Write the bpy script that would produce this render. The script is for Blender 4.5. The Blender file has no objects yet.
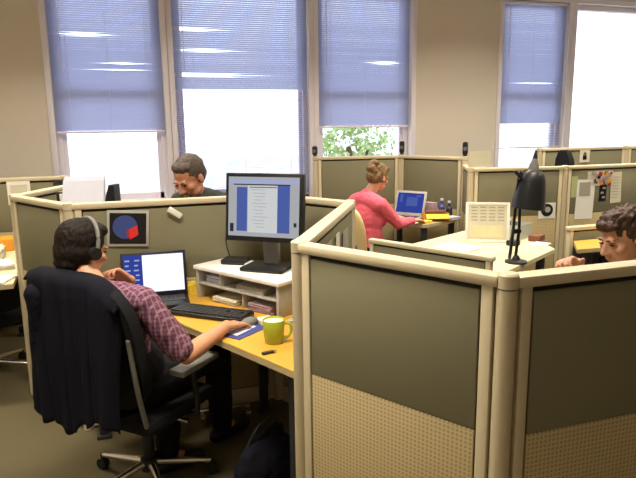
import bpy, bmesh, math, random
from mathutils import Vector, Matrix, Quaternion, noise
random.seed(7)
C = bpy.context.scene.collection
PI = math.pi
V = Vector

# ------------------------------------------------------------------ materials
MATS = {}
def nodes_of(name):
    m = bpy.data.materials.new(name); m.use_nodes = True
    return m, m.node_tree.nodes, m.node_tree.links
def mat(name, col, rough=0.6, metal=0.0, spec=0.4, noise_amt=0.0, noise_scale=40, bump=0.0, emit=None, estr=0.0):
    if name in MATS: return MATS[name]
    m, N, L = nodes_of(name); b = N['Principled BSDF']
    b.inputs['Base Color'].default_value = (*col, 1); b.inputs['Roughness'].default_value = rough
    b.inputs['Metallic'].default_value = metal; b.inputs['Specular IOR Level'].default_value = spec
    if noise_amt or bump:
        tc = N.new('ShaderNodeTexCoord'); nz = N.new('ShaderNodeTexNoise'); nz.inputs['Scale'].default_value = noise_scale
        nz.inputs['Detail'].default_value = 4
        L.new(tc.outputs['Object'], nz.inputs['Vector'])
        if noise_amt:
            mx = N.new('ShaderNodeMix'); mx.data_type = 'RGBA'
            mx.inputs[6].default_value = (*[c * (1 - noise_amt) for c in col], 1)
            mx.inputs[7].default_value = (*[min(1, c * (1 + noise_amt)) for c in col], 1)
            L.new(nz.outputs['Fac'], mx.inputs[0]); L.new(mx.outputs[2], b.inputs['Base Color'])
        if bump:
            bp = N.new('ShaderNodeBump'); bp.inputs['Strength'].default_value = bump; bp.inputs['Distance'].default_value = 0.004
            L.new(nz.outputs['Fac'], bp.inputs['Height']); L.new(bp.outputs['Normal'], b.inputs['Normal'])
    if emit:
        b.inputs['Emission Color'].default_value = (*emit, 1); b.inputs['Emission Strength'].default_value = estr
    MATS[name] = m; return m
def mathn(N, L, op, a, b=None):
    n = N.new('ShaderNodeMath'); n.operation = op
    for i, x in enumerate((a, b)):
        if x is None: continue
        if isinstance(x, (int, float)): n.inputs[i].default_value = x
        else: L.new(x, n.inputs[i])
    return n.outputs[0]
def mat_perforated(name, col, hole, pitch=0.014, r=0.3):
    m, N, L = nodes_of(name); b = N['Principled BSDF']; b.inputs['Roughness'].default_value = 0.55
    tc = N.new('ShaderNodeTexCoord'); sx = N.new('ShaderNodeSeparateXYZ'); L.new(tc.outputs['Object'], sx.inputs[0])
    fx = mathn(N, L, 'SUBTRACT', mathn(N, L, 'FRACT', mathn(N, L, 'MULTIPLY', sx.outputs['X'], 1 / pitch)), 0.5)
    fz = mathn(N, L, 'SUBTRACT', mathn(N, L, 'FRACT', mathn(N, L, 'MULTIPLY', sx.outputs['Z'], 1 / pitch)), 0.5)
    d = mathn(N, L, 'SQRT', mathn(N, L, 'ADD', mathn(N, L, 'MULTIPLY', fx, fx), mathn(N, L, 'MULTIPLY', fz, fz)))
    h = mathn(N, L, 'LESS_THAN', d, r)
    mx = N.new('ShaderNodeMix'); mx.data_type = 'RGBA'
    mx.inputs[6].default_value = (*col, 1); mx.inputs[7].default_value = (*hole, 1)
    L.new(h, mx.inputs[0]); L.new(mx.outputs[2], b.inputs['Base Color'])
    return m
def mat_plaid(name):
    m, N, L = nodes_of(name); b = N['Principled BSDF']; b.inputs['Roughness'].default_value = 0.85; b.inputs['Specular IOR Level'].default_value = 0.1
    tc = N.new('ShaderNodeTexCoord'); sx = N.new('ShaderNodeSeparateXYZ'); L.new(tc.outputs['Object'], sx.inputs[0])
    # two crossing sets of stripes (object space)
    h = mathn(N, L, 'ADD', mathn(N, L, 'MULTIPLY', sx.outputs['X'], 0.6), mathn(N, L, 'MULTIPLY', sx.outputs['Y'], -0.8))
    h2 = mathn(N, L, 'ADD', mathn(N, L, 'MULTIPLY', sx.outputs['X'], 0.8), mathn(N, L, 'MULTIPLY', sx.outputs['Y'], 0.6))
    def stripe(src, pitch, w):
        f = mathn(N, L, 'FRACT', mathn(N, L, 'MULTIPLY', src, 1 / pitch)); return mathn(N, L, 'LESS_THAN', f, w)
    s1 = stripe(h, 0.020, 0.30); s2 = stripe(sx.outputs['Z'], 0.019, 0.30); s3 = stripe(h2, 0.024, 0.25)
    c0, c1, c2, c3 = (0.15, 0.055, 0.085, 1), (0.34, 0.20, 0.26, 1), (0.055, 0.03, 0.06, 1), (0.30, 0.17, 0.22, 1)
    prev = None
    for s, c, k in ((s1, c1, 0.65), (s2, c2, 0.6), (s3, c3, 0.6)):
        mx = N.new('ShaderNodeMix'); mx.data_type = 'RGBA'
        if prev is None: mx.inputs[6].default_value = c0
        else: L.new(prev, mx.inputs[6])
        mx.inputs[7].default_value = c; L.new(mathn(N, L, 'MULTIPLY', s, k), mx.inputs[0]); prev = mx.outputs[2]
    L.new(prev, b.inputs['Base Color']); return m
def mat_glass(name):
    m, N, L = nodes_of(name); N.remove(N['Principled BSDF']); out = N['Material Output']
    t = N.new('ShaderNodeBsdfTransparent'); t.inputs[0].default_value = (0.96, 0.98, 1, 1)
    g = N.new('ShaderNodeBsdfGlossy'); g.inputs['Roughness'].default_value = 0.02
    mx = N.new('ShaderNodeMixShader'); mx.inputs[0].default_value = 0.05
    L.new(t.outputs[0], mx.inputs[1]); L.new(g.outputs[0], mx.inputs[2]); L.new(mx.outputs[0], out.inputs[0]); return m
def mat_slat(name, col, tr):
    m, N, L = nodes_of(name); N.remove(N['Principled BSDF']); out = N['Material Output']
    d = N.new('ShaderNodeBsdfDiffuse'); d.inputs[0].default_value = (*col, 1)
    t = N.new('ShaderNodeBsdfTranslucent'); t.inputs[0].default_value = (*tr, 1)
    mx = N.new('ShaderNodeMixShader'); mx.inputs[0].default_value = 0.5
    L.new(d.outputs[0], mx.inputs[1]); L.new(t.outputs[0], mx.inputs[2]); L.new(mx.outputs[0], out.inputs[0]); return m
def mat_emit(name, col, s):
    m, N, L = nodes_of(name); N.remove(N['Principled BSDF'])
    e = N.new('ShaderNodeEmission'); e.inputs[0].default_value = (*col, 1); e.inputs[1].default_value = s
    L.new(e.outputs[0], N['Material Output'].inputs[0]); return m

cream = mat('cream_enamel', (0.64, 0.55, 0.37), 0.42, noise_amt=0.03, noise_scale=60)
fabric = mat('olive_fabric', (0.238, 0.222, 0.140), 0.95, spec=0.05, noise_amt=0.10, noise_scale=420, bump=0.3)
perf = mat_perforated('perforated_tile', (0.52, 0.41, 0.215), (0.32, 0.245, 0.115))
blackgap = mat('dark_reveal', (0.015, 0.013, 0.01), 0.8)
wallm = mat('beige_wall_paint', (0.76, 0.685, 0.59), 0.85, spec=0.15, noise_amt=0.02, noise_scale=6)
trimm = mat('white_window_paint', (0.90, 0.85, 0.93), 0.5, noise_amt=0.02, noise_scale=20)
ceilm = mat('white_ceiling', (0.8, 0.77, 0.7), 0.9)
carpet = mat('grey_brown_carpet', (0.128, 0.107, 0.060), 1.0, spec=0.02, noise_amt=0.22, noise_scale=170, bump=0.5)
deskm = mat('maple_laminate', (0.61, 0.335, 0.045), 0.42, noise_amt=0.04, noise_scale=9)
deskpale = mat('pale_laminate', (0.68, 0.61, 0.38), 0.45, noise_amt=0.03, noise_scale=9)
desktan = mat('tan_laminate', (0.56, 0.46, 0.30), 0.5, noise_amt=0.04, noise_scale=9)
white = mat('white_laminate', (0.85, 0.83, 0.76), 0.4, noise_amt=0.02, noise_scale=20)
paper = mat('white_paper', (0.86, 0.84, 0.78), 0.8, noise_amt=0.03, noise_scale=30)
paperc = mat('cream_paper', (0.68, 0.64, 0.50), 0.8, noise_amt=0.05, noise_scale=30)
bluepaper = mat('bluish_white_paper', (0.70, 0.71, 0.84), 0.8, noise_amt=0.06, noise_scale=25)
print_grey = mat('grey_print', (0.38, 0.36, 0.30), 0.8, noise_amt=0.35, noise_scale=60)
black = mat('black_plastic', (0.012, 0.012, 0.014), 0.38, noise_amt=0.1, noise_scale=80)
blackmat = mat('black_matte', (0.010, 0.010, 0.012), 0.8, spec=0.15, noise_amt=0.2, noise_scale=120)
darkgrey = mat('dark_grey_plastic', (0.035, 0.035, 0.038), 0.5, noise_amt=0.1, noise_scale=60)
greypl = mat('grey_plastic', (0.17, 0.165, 0.15), 0.5, noise_amt=0.1, noise_scale=60)
lightgrey = mat('light_grey_plastic', (0.45, 0.44, 0.40), 0.5, noise_amt=0.05, noise_scale=60)
chrome = mat('chrome', (0.75, 0.74, 0.72), 0.22, metal=1.0, noise_amt=0.03, noise_scale=20)
navy = mat('navy_jacket_cloth', (0.0055, 0.0060, 0.011), 0.85, spec=0.15, noise_amt=0.25, noise_scale=70, bump=0.4)
trouser = mat('black_trouser_cloth', (0.010, 0.010, 0.011), 0.9, spec=0.1, noise_amt=0.2, noise_scale=90, bump=0.3)
skin = mat('skin_warm', (0.56, 0.27, 0.15), 0.5, spec=0.35, noise_amt=0.08, noise_scale=25)
skin_r = mat('skin_ruddy', (0.58, 0.25, 0.16), 0.5, spec=0.35, noise_amt=0.10, noise_scale=25)
skin_p = mat('skin_pale', (0.64, 0.33, 0.22), 0.5, spec=0.35, noise_amt=0.08, noise_scale=25)
hair_bk = mat('dark_brown_hair', (0.014, 0.009, 0.007), 0.62, spec=0.15, noise_amt=0.5, noise_scale=60, bump=0.6)
hair_gr = mat('grey_brown_hair', (0.085, 0.062, 0.048), 0.6, noise_amt=0.5, noise_scale=80, bump=0.6)
hair_bl = mat('dark_blonde_hair', (0.20, 0.115, 0.05), 0.5, noise_amt=0.55, noise_scale=60, bump=0.6)
hair_br = mat('auburn_brown_hair', (0.060, 0.026, 0.015), 0.5, noise_amt=0.6, noise_scale=50, bump=0.6)
pink = mat('pink_knit', (0.80, 0.15, 0.21), 0.85, spec=0.1, noise_amt=0.06, noise_scale=40, bump=0.2)
darkshirt = mat('charcoal_shirt', (0.045, 0.05, 0.05), 0.85, noise_amt=0.2, noise_scale=40)
brownshirt = mat('dark_brown_shirt', (0.06, 0.03, 0.035), 0.85, noise_amt=0.2, noise_scale=40)
eyewhite = mat('eye_dark', (0.03, 0.018, 0.012), 0.3)
plaid = mat_plaid('plaid_shirt')
lime = mat('lime_glaze', (0.36, 0.42, 0.035), 0.25, noise_amt=0.08, noise_scale=15)
limein = mat('white_glaze', (0.80, 0.82, 0.62), 0.3)
yellow = mat('yellow_paper', (0.86, 0.62, 0.06), 0.7, noise_amt=0.05, noise_scale=40)
orange = mat('orange_card', (0.80, 0.34, 0.03), 0.7, noise_amt=0.12, noise_scale=40)
brown = mat('brown_card', (0.20, 0.075, 0.04), 0.7, noise_amt=0.2, noise_scale=40)
bluepl = mat('blue_plastic', (0.05, 0.07, 0.30), 0.4, noise_amt=0.1, noise_scale=40)
mauve = mat('mauve_card', (0.42, 0.30, 0.34), 0.6, noise_amt=0.15, noise_scale=40)
redm = mat('red_print', (0.72, 0.035, 0.03), 0.6); bluem = mat('blue_print', (0.045, 0.075, 0.27), 0.6); redd = mat('dark_red_print', (0.45, 0.02, 0.03), 0.6)
greenleaf = mat('green_leaf', (0.42, 0.55, 0.22), 0.6, noise_amt=0.3, noise_scale=20)
beech = mat('beech_wood', (0.66, 0.50, 0.24), 0.5, noise_amt=0.08, noise_scale=12)
bark = mat('bark', (0.12, 0.08, 0.05), 0.9, noise_amt=0.3, noise_scale=20)
outm = mat('pale_paving', (0.55, 0.54, 0.50), 0.9, noise_amt=0.1, noise_scale=3)
glass = mat_glass('window_glass')
slatm = mat_slat('blind_slat', (0.44, 0.45, 0.53), (0.49, 0.53, 0.77))
clearpl = mat('clear_plastic', (0.45, 0.48, 0.42), 0.25, noise_amt=0.1, noise_scale=30)

# ------------------------------------------------------------------ mesh builder
class MB:
    def __init__(s): s.bm = bmesh.new()
    def _add(s, verts, M): bmesh.ops.transform(s.bm, matrix=M, verts=verts)
    def box(s, c, size, rot=None, bevel=0.0):
        r = bmesh.ops.create_cube(s.bm, size=1.0)
        M = Matrix.Translation(V(c)) @ (rot.to_4x4() if rot is not None else Matrix.Identity(4)) @ Matrix.Diagonal((*size, 1))
        s._add(r['verts'], M)
        if bevel:
            es = list({e for v in r['verts'] for e in v.link_edges})
            bmesh.ops.bevel(s.bm, geom=es, offset=bevel, segments=2, affect='EDGES', profile=0.5)
        return s
    def cyl(s, p0, p1, r0, r1=None, seg=20, cap=True):
        p0, p1 = V(p0), V(p1); r1 = r0 if r1 is None else r1
        d = p1 - p0; q = d.to_track_quat('Z', 'Y')
        r = bmesh.ops.create_cone(s.bm, cap_ends=cap, segments=seg, radius1=r0, radius2=r1, depth=d.length)
        s._add(r['verts'], Matrix.Translation((p0 + p1) / 2) @ q.to_matrix().to_4x4()); return s
    def ell(s, c, R, rad, u=20, v=12):
        r = bmesh.ops.create_uvsphere(s.bm, u_segments=u, v_segments=v, radius=1)
        s._add(r['verts'], Matrix.Translation(V(c)) @ (R.to_4x4() if R is not None else Matrix.Identity(4)) @ Matrix.Diagonal((*rad, 1))); return s
    def cap(s, p0, p1, r0, r1=None, seg=14):       # tapered capsule
        p0, p1 = V(p0), V(p1); r1 = r0 if r1 is None else r1
        d = p1 - p0; Lg = max(d.length, 1e-4); q = d.to_track_quat('Z', 'Y').to_matrix().to_4x4(); T = Matrix.Translation(p0) @ q
        prof = []
        for i in range(1, 5): a = -PI / 2 + i * PI / 8; prof.append((r0 * math.cos(a), r0 * math.sin(a)))
        for i in range(0, 4): a = i * PI / 8; prof.append((r1 * math.cos(a), Lg + r1 * math.sin(a)))
        rings = []
        for (r, z) in prof: rings.append([s.bm.verts.new(T @ V((r * math.cos(2 * PI * k / seg), r * math.sin(2 * PI * k / seg), z))) for k in range(seg)])
        b = s.bm.verts.new(T @ V((0, 0, -r0))); t = s.bm.verts.new(T @ V((0, 0, Lg + r1)))
        for a, c in zip(rings, rings[1:]):
            for k in range(seg): s.bm.faces.new((a[k], a[(k + 1) % seg], c[(k + 1) % seg], c[k]))
        for k in range(seg):
            s.bm.faces.new((b, rings[0][(k + 1) % seg], rings[0][k])); s.bm.faces.new((t, rings[-1][k], rings[-1][(k + 1) % seg]))
        return s
    def chain(s, pts, rs):
        for i in range(len(pts) - 1): s.cap(pts[i], pts[i + 1], rs[i], rs[i + 1])
        return s
    def tube(s, pts, r, seg=10, sub=6):            # smooth swept tube through points
        P = [V(p) for p in pts]; out = []
        for i in range(len(P) - 1):
            a, b_, c, d = P[max(i - 1, 0)], P[i], P[i + 1], P[min(i + 2, len(P) - 1)]
            for k in range(sub):
                t = k / sub
                out.append(0.5 * ((2 * b_) + (c - a) * t + (2 * a - 5 * b_ + 4 * c - d) * t * t + (-a + 3 * b_ - 3 * c + d) * t ** 3))
        out.append(P[-1]); rings = []; up = V((0, 0, 1)); 
        for i, p in enumerate(out):
            d = (out[min(i + 1, len(out) - 1)] - out[max(i - 1, 0)]).normalized()
            x = d.cross(up) if abs(d.dot(up)) < 0.95 else d.cross(V((1, 0, 0)))
            x.normalize(); y = d.cross(x).normalized()
            rings.append([s.bm.verts.new(p + x * r * math.cos(2 * PI * k / seg) + y * r * math.sin(2 * PI * k / seg)) for k in range(seg)])
        for a, c in zip(rings, rings[1:]):
            for k in range(seg): s.bm.faces.new((a[k], a[(k + 1) % seg], c[(k + 1) % seg], c[k]))
        s.bm.faces.new(rings[0][::-1]); s.bm.faces.new(rings[-1]); return s
    def lathe(s, prof, c=(0, 0, 0), seg=28, R=None):
        c = V(c); rings = []
        M = Matrix.Translation(c) @ (R.to_4x4() if R is not None else Matrix.Identity(4))
        for (r, z) in prof:
            r = max(r, 1e-4)
            rings.append([s.bm.verts.new(M @ V((r * math.cos(2 * PI * k / seg), r * math.sin(2 * PI * k / seg), z))) for k in range(seg)])
        for a, b in zip(rings, rings[1:]):
            for k in range(seg): s.bm.faces.new((a[k], a[(k + 1) % seg], b[(k + 1) % seg], b[k]))
        s.bm.faces.new(rings[0][::-1]); s.bm.faces.new(rings[-1]); return s
    def prism(s, pts, z0, z1, bevel=0.0):
        lo = [s.bm.verts.new((x, y, z0)) for x, y in pts]; hi = [s.bm.verts.new((x, y, z1)) for x, y in pts]; n = len(pts)
        fs = [s.bm.faces.new(lo[::-1]), s.bm.faces.new(hi)]
        for k in range(n): fs.append(s.bm.faces.new((lo[k], lo[(k + 1) % n], hi[(k + 1) % n], hi[k])))
        if bevel:
            es = list({e for f in fs for e in f.edges})
            bmesh.ops.bevel(s.bm, geom=es, offset=bevel, segments=2, affect='EDGES', profile=0.5)
        return s
    def build(s, name, m, parent=None, smooth=35, solid=0.0):
        bmesh.ops.recalc_face_normals(s.bm, faces=s.bm.faces)
        me = bpy.data.meshes.new(name); s.bm.to_mesh(me); s.bm.free()
        me.materials.append(m)
        if smooth:
            for p in me.polygons: p.use_smooth = True
            me.set_sharp_from_angle(angle=math.radians(smooth))
        o = bpy.data.objects.new(name, me); C.objects.link(o)
        if parent is not None: o.parent = parent
        if solid:
            md = o.modifiers.new('thick', 'SOLIDIFY'); md.thickness = solid; md.offset = 0
        return o
def blob(mb, name, m, parent, voxel, smooth_it=4, disp=0.0, dscale=30):
    """union of overlapping closed shapes -> one continuous surface"""
    me = bpy.data.meshes.new('tmp'); bmesh.ops.recalc_face_normals(mb.bm, faces=mb.bm.faces); mb.bm.to_mesh(me); mb.bm.free()
    o = bpy.data.objects.new('tmp', me); C.objects.link(o)
    r = o.modifiers.new('r', 'REMESH'); r.mode = 'VOXEL'; r.voxel_size = voxel; r.adaptivity = 0
    sm = o.modifiers.new('s', 'SMOOTH'); sm.factor = 0.5; sm.iterations = smooth_it
    dg = bpy.context.evaluated_depsgraph_get(); dg.update()
    nm = bpy.data.meshes.new_from_object(o.evaluated_get(dg)); nm.name = name
    bpy.data.objects.remove(o); bpy.data.meshes.remove(me)
    if disp:
        ns = [v.normal.copy() for v in nm.vertices]
        for v, n in zip(nm.vertices, ns):
            p = v.co; v.co = p + n * disp * (noise.noise(V((p.x * dscale, p.y * dscale, p.z * dscale * 0.45))) + 0.5 * noise.noise(p * dscale * 2.1))
    nm.materials.clear(); nm.materials.append(m)
    for p in nm.polygons: p.use_smooth = True
    no = bpy.data.objects.new(name, nm); C.objects.link(no)
    if parent is not None:
        no.parent = parent; no.matrix_parent_inverse = parent.matrix_world.inverted()
    return no
def thing(name, label, cat, loc=(0, 0, 0), rz=0, group=None):
    o = bpy.data.objects.new(name, None); C.objects.link(o); o.empty_display_size = 0.1
    o.location = loc; o.rotation_euler = (0, 0, rz)
    o.matrix_world = Matrix.Translation(V(loc)) @ Matrix.Rotation(rz, 4, 'Z')
    o['label'] = label; o['category'] = cat
    if group: o['group'] = group
    return o
def tag(o, label, cat, group=None):
    o['label'] = label; o['category'] = cat
    if group: o['group'] = group
    return o
def struct(o): o['kind'] = 'structure'; return o
def rotz(a): return Matrix.Rotation(a, 3, 'Z')
def R3(f, u):                                       # columns right, forward, up
    f = V(f).normalized(); r = f.cross(V(u)).normalized(); u = r.cross(f).normalized()
    return Matrix((r, f, u)).transposed()

# ------------------------------------------------------------------ setting
WY = 6.40          # inner face of the window wall
X0, X1, Y0 = -2.6, 7.6, -1.6
CZ = 3.42
struct(MB().box(((X0 + X1) / 2, (Y0 + WY) / 2, -0.05), (X1 - X0 + 0.4, WY - Y0 + 0.4, 0.1)).build('floor', carpet, smooth=0))
struct(MB().box(((X0 + X1) / 2, (Y0 + WY) / 2, CZ + 0.05), (X1 - X0 + 0.4, WY - Y0 + 0.4, 0.1)).build('ceiling', ceilm, smooth=0))
struct(MB().box((X0 - 0.1, (Y0 + WY) / 2, CZ / 2), (0.2, WY - Y0, CZ)).build('wall_left', wallm, smooth=0))
struct(MB().box((X1 + 0.1, (Y0 + WY) / 2, CZ / 2), (0.2, WY - Y0, CZ)).build('wall_right', wallm, smooth=0))
struct(MB().box(((X0 + X1) / 2, Y0 - 0.1, CZ / 2), (X1 - X0 + 0.4, 0.2, CZ)).build('wall_front', wallm, smooth=0))
SILL, HEAD = 0.92, 3.17
wins = [(-0.60, 0.455), (0.56, 2.00), (2.10, 3.24), (4.44, 5.40), (5.50, 7.45)]
w = MB(); T = 0.24; yc = WY + T / 2
w.box(((X0 + X1) / 2, yc, SILL / 2), (X1 - X0 + 0.4, T, SILL)); w.box(((X0 + X1) / 2, yc, (HEAD + CZ) / 2), (X1 - X0 + 0.4, T, CZ - HEAD))
edges = [X0 - 0.2] + [v for ab in wins for v in ab] + [X1 + 0.2]
for i in range(0, len(edges), 2):
    a, b = edges[i], edges[i + 1]; w.box(((a + b) / 2, yc, (SILL + HEAD) / 2), (b - a, T, HEAD - SILL))
struct(w.build('wall_back', wallm, smooth=0))
for i, (a, b) in enumerate(wins):
    n = i + 1; W = b - a; xc = (a + b) / 2
    root = bpy.data.objects.new('window_%d' % n, None); C.objects.link(root); root.location = (xc, WY, SILL); root['kind'] = 'structure'
    root.matrix_world = Matrix.Translation((xc, WY, SILL)); h = HEAD - SILL
    f = MB(); y = 0.13
    for sx in (-1, 1): f.box((sx * (W / 2 - 0.025), y, h / 2), (0.05, 0.1, h), bevel=0.006)
    f.box((0, y, 0.03), (W, 0.1, 0.06), bevel=0.006); f.box((0, y, h - 0.03), (W, 0.1, 0.06), bevel=0.006)
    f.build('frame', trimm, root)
    s_ = MB(); mz = 2.055 - SILL
    if n not in (2, 5): s_.box((0, y + 0.01, mz), (W - 0.09, 0.06, 0.075), bevel=0.006)
    for sx in (-1, 1): s_.box((sx * (W / 2 - 0.07), y + 0.01, h / 2), (0.045, 0.05, h - 0.1), bevel=0.004)
    s_.box((0, y + 0.01, 0.09), (W - 0.09, 0.05, 0.07), bevel=0.004)
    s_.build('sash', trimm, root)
    MB().box((0, y + 0.015, h / 2), (W - 0.1, 0.006, h - 0.1)).build('pane', glass, root, smooth=0)
    # casing on the room side
    c = MB()
    for sx in (-1, 1): c.box((sx * (W / 2 + 0.022), -0.008, h / 2), (0.055, 0.024, h + 0.1), bevel=0.006)
    c.box((0, -0.008, h + 0.025), (W + 0.1, 0.026, 0.06), bevel=0.006)
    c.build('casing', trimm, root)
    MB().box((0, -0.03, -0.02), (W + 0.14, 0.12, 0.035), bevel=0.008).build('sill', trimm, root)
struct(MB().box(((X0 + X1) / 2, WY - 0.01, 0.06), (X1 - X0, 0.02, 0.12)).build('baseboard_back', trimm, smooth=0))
# outside: paving far below the windows and a bush
struct(MB().box((2.5, 22, -0.12), (60, 30.0, 0.1)).build('ground', outm, smooth=0))
def bush(x, y, h, label):
    t = thing('tree', label, 'tree', (x, y, -0.07))
    tr = MB(); tr.chain([(0, 0, 0), (0.05, 0, h * 0.35), (-0.04, 0.05, h * 0.62)], [0.10, 0.08, 0.05]); tr.chain([(0.05, 0, h * 0.35), (0.35, 0.1, h * 0.6)], [0.06, 0.04]); tr.build('trunk', bark, t)
    lf = MB(); bm = lf.bm
    for k in range(1500):
        u = V((random.gauss(0, 1), random.gauss(0, 1), random.gauss(0, 1))).normalized() * random.uniform(0.5, 1.0)
        p = V((u.x * h * 0.30, u.y * h * 0.30, h * 0.68 + u.z * h * 0.30)) + V((0.3 * noise.noise(u * 3), 0, 0.3 * noise.noise(u * 2.5 + V((4, 2, 1)))))
        a = V((random.uniform(-1, 1), random.uniform(-1, 1), random.uniform(-1, 1))).normalized() * 0.055; b = a.orthogonal().normalized() * 0.03
        vs = [bm.verts.new(p + q) for q in (-a, b, a, -b)]; bm.faces.new(vs)
    lf.build('foliage', greenleaf, t, smooth=0)
bush(3.75, 9.6, 2.25, 'green leafy tree outside the third window from the left')

# ------------------------------------------------------------------ blinds
def blind(a, b, zt, zb, tiltf, label, bent=(), lw=0.0):
    W = b - a - 0.02; t = thing('venetian_blind', label, 'blind', ((a + b) / 2, WY + 0.045, zb), 0, None); H_ = zt - zb
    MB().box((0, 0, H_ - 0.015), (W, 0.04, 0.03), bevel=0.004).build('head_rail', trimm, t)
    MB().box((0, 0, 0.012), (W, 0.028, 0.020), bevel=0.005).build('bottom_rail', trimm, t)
    s = MB(); bm = s.bm; pitch = 0.0205; n = int((H_ - 0.05) / pitch); dp = 0.0125; K = 14
    for i in range(n):
        z = 0.035 + i * pitch; base = tiltf(zb + z) + random.uniform(-0.03, 0.03); rows = []
        for k in range(K + 1):
            x = -W / 2 + W * k / K; tl = base; dz = 0
            for (bz, bx, bw, amt) in bent:
                if abs(zb + z - bz) < 0.021:
                    q = math.exp(-((x - bx) / bw) ** 2); tl -= amt * q; dz += (0.004 if zb + z > bz else -0.004) * q
            dy, dzz = dp * math.cos(tl), dp * math.sin(tl)
            rows.append([bm.verts.new((x, -dy, z + dz - dzz)), bm.verts.new((x, -0.0012, z + dz + 0.0022)), bm.verts.new((x, dy, z + dz + dzz))])
        for r0, r1 in zip(rows, rows[1:]):
            bm.faces.new((r0[0], r1[0], r1[1], r0[1])); bm.faces.new((r0[1], r1[1], r1[2], r0[2]))
    s.build('slats', slatm, t, smooth=60)
    c = MB()
    for fx in (-0.36, 0.0, 0.36):
        c.cyl((fx * W, -0.015, 0.02), (fx * W, -0.015, H_ - 0.02), 0.0012, seg=6); c.cyl((fx * W, 0.015, 0.02), (fx * W, 0.015, H_ - 0.02), 0.0012, seg=6)
    c.build('ladder_cord', trimm, t)
    MB().cyl((-W / 2 + 0.1, -0.028, H_ - 0.03), (-W / 2 + 0.1, -0.028, H_ - 0.9), 0.004, seg=8).build('tilt_wand', trimm, t)
    return t
clo = lambda z: 1.05
blind(-0.60, 0.455, HEAD - 0.005, 1.665, clo, 'white venetian blind on the leftmost window, drawn two thirds down', [(2.62, -0.2, 0.18, 0.8), (2.34, 0.15, 0.16, 0.5), (2.28, 0.1, 0.2, 0.3)])
blind(0.56, 2.00, HEAD - 0.005, 0.95, lambda z: 1.0 if z > 2.1 else 0.12, 'wide white venetian blind let fully down behind the screen', [(2.7, -0.55, 0.25, 0.7), (2.50, -0.4, 0.25, 0.7), (2.24, -0.4, 0.4, 0.9)])
blind(2.10, 3.24, HEAD - 0.005, 1.685, clo, 'white venetian blind above the pink-clad woman, stopping short of the panel', [(2.40, 0.25, 0.14, 0.8)])
blind(4.44, 5.40, HEAD - 0.005, 1.40, lambda z: 1.08 if z > 1.72 else 0.35, 'white venetian blind right of the bare beige wall', [(2.2, 0.1, 0.3, 0.4)])

# ------------------------------------------------------------------ partitions
ZP = 1.31
def panel(p0, p1, label, top=ZP, split=0.85, th=0.055, trim=0.03, low=True):
    p0, p1 = V((*p0, 0)), V((*p1, 0)); d = p1 - p0; d_ = d.normalized(); p0 = p0 + d_ * trim; Lg = d.length - 2 * trim
    t = thing('partition_panel', label, 'partition', p0, math.atan2(d.y, d.x))
    st = 0.034
    f = MB()
    f.box((st / 2, 0, (top - 0.02) / 2 + 0.01), (st, th * 0.86, top - 0.04), bevel=0.004)
    f.box((Lg - st / 2, 0, (top - 0.02) / 2 + 0.01), (st, th * 0.86, top - 0.04), bevel=0.004)
    f.box((Lg / 2, 0, 0.06), (Lg - 2 * st, th * 0.86, 0.10), bevel=0.004)
    f.build('frame', cream, t)
    MB().box((Lg / 2, 0, top - 0.017), (Lg + 2 * trim - 0.03, th + 0.006, 0.034), bevel=0.010).build('top_rail', cream, t)
    MB().box((Lg / 2, 0, (top - 0.034 + 0.11) / 2), (Lg - 2 * st, th * 0.5, top - 0.034 - 0.11)).build('core', blackgap, t, smooth=0)
    for sy in (-1, 1):
        if low:
            MB().box((Lg / 2, sy * th * 0.29, (split + top - 0.046) / 2), (Lg - 2 * st - 0.012, th * 0.2, top - 0.046 - split - 0.004), bevel=0.003).build('fabric_pad', fabric, t)
            MB().box((Lg / 2, sy * th * 0.30, (0.116 + split) / 2), (Lg - 2 * st - 0.012, th * 0.2, split - 0.116), bevel=0.003).build('perforated_tile', perf, t)
        else:
            MB().box((Lg / 2, sy * th * 0.29, (0.116 + top - 0.046) / 2), (Lg - 2 * st - 0.012, th * 0.2, top - 0.046 - 0.116), bevel=0.003).build('fabric_pad', fabric, t)
    return t
def post(p, label, top=ZP, r=0.028):
    t = thing('hub_post', label, 'post', (*p, 0))
    MB().lathe([(r * 0.95, 0.0), (r, 0.004), (r, top - 0.038)], seg=18).build('column', cream, t, smooth=40)
    MB().lathe([(r * 0.9, top - 0.038), (r * 0.9, top - 0.034)], seg=18).build('seam_ring', blackgap, t, smooth=40)
    MB().lathe([(r * 1.04, top - 0.034), (r * 1.04, top + 0.001), (r * 0.85, top + 0.006)], seg=18).build('cap', cream, t, smooth=40)
    return t
A, B, Cc, D, E_, G = (0.947, 1.295), (0.562, 1.942), (1.14, 2.948), (0.845, 3.462), (-0.293, 3.45), (-0.65, 4.07)
Nn, Q, F, F2, Mm = (-0.183, 5.217), (-0.50, 5.61), (3.962, 4.635), (3.052, 4.80), (5.3, 4.64)
J, K, Lh = (3.281, 5.278), (2.919, 6.017), (1.963, 6.109)
panel(A, B, 'nearest large olive partition panel facing the camera, left of the round corner post')
panel(A, (2.15, 1.30), 'nearest olive partition panel at the right edge, in front of the brown-haired woman')
panel(B, Cc, 'cream-railed partition panel running back behind the near panel, beside the lime mug desk')
panel(E_, D, 'olive partition panel behind the laptop with the cube poster pinned on it')
panel(D, Cc, 'short partition panel directly behind the desktop screen')
panel(E_, G, 'pale grey-green partition panel left of the seated man in the plaid shirt')
panel(G, Nn, 'partition panel beyond the pale left panel, running towards the windows')
panel(Nn, Q, 'short partition panel under the leftmost window, angled at the far left')
panel(Q, (-2.45, 5.60), 'far left olive partition panel against the beige wall')
panel(F2, F, 'olive partition panel behind the black desk lamp')
panel(F, Mm, 'olive partition panel with pinned papers and a collage at the right')
panel(J, F2, 'narrow end-on partition panel between the pink-clad woman and the lamp desk')
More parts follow.
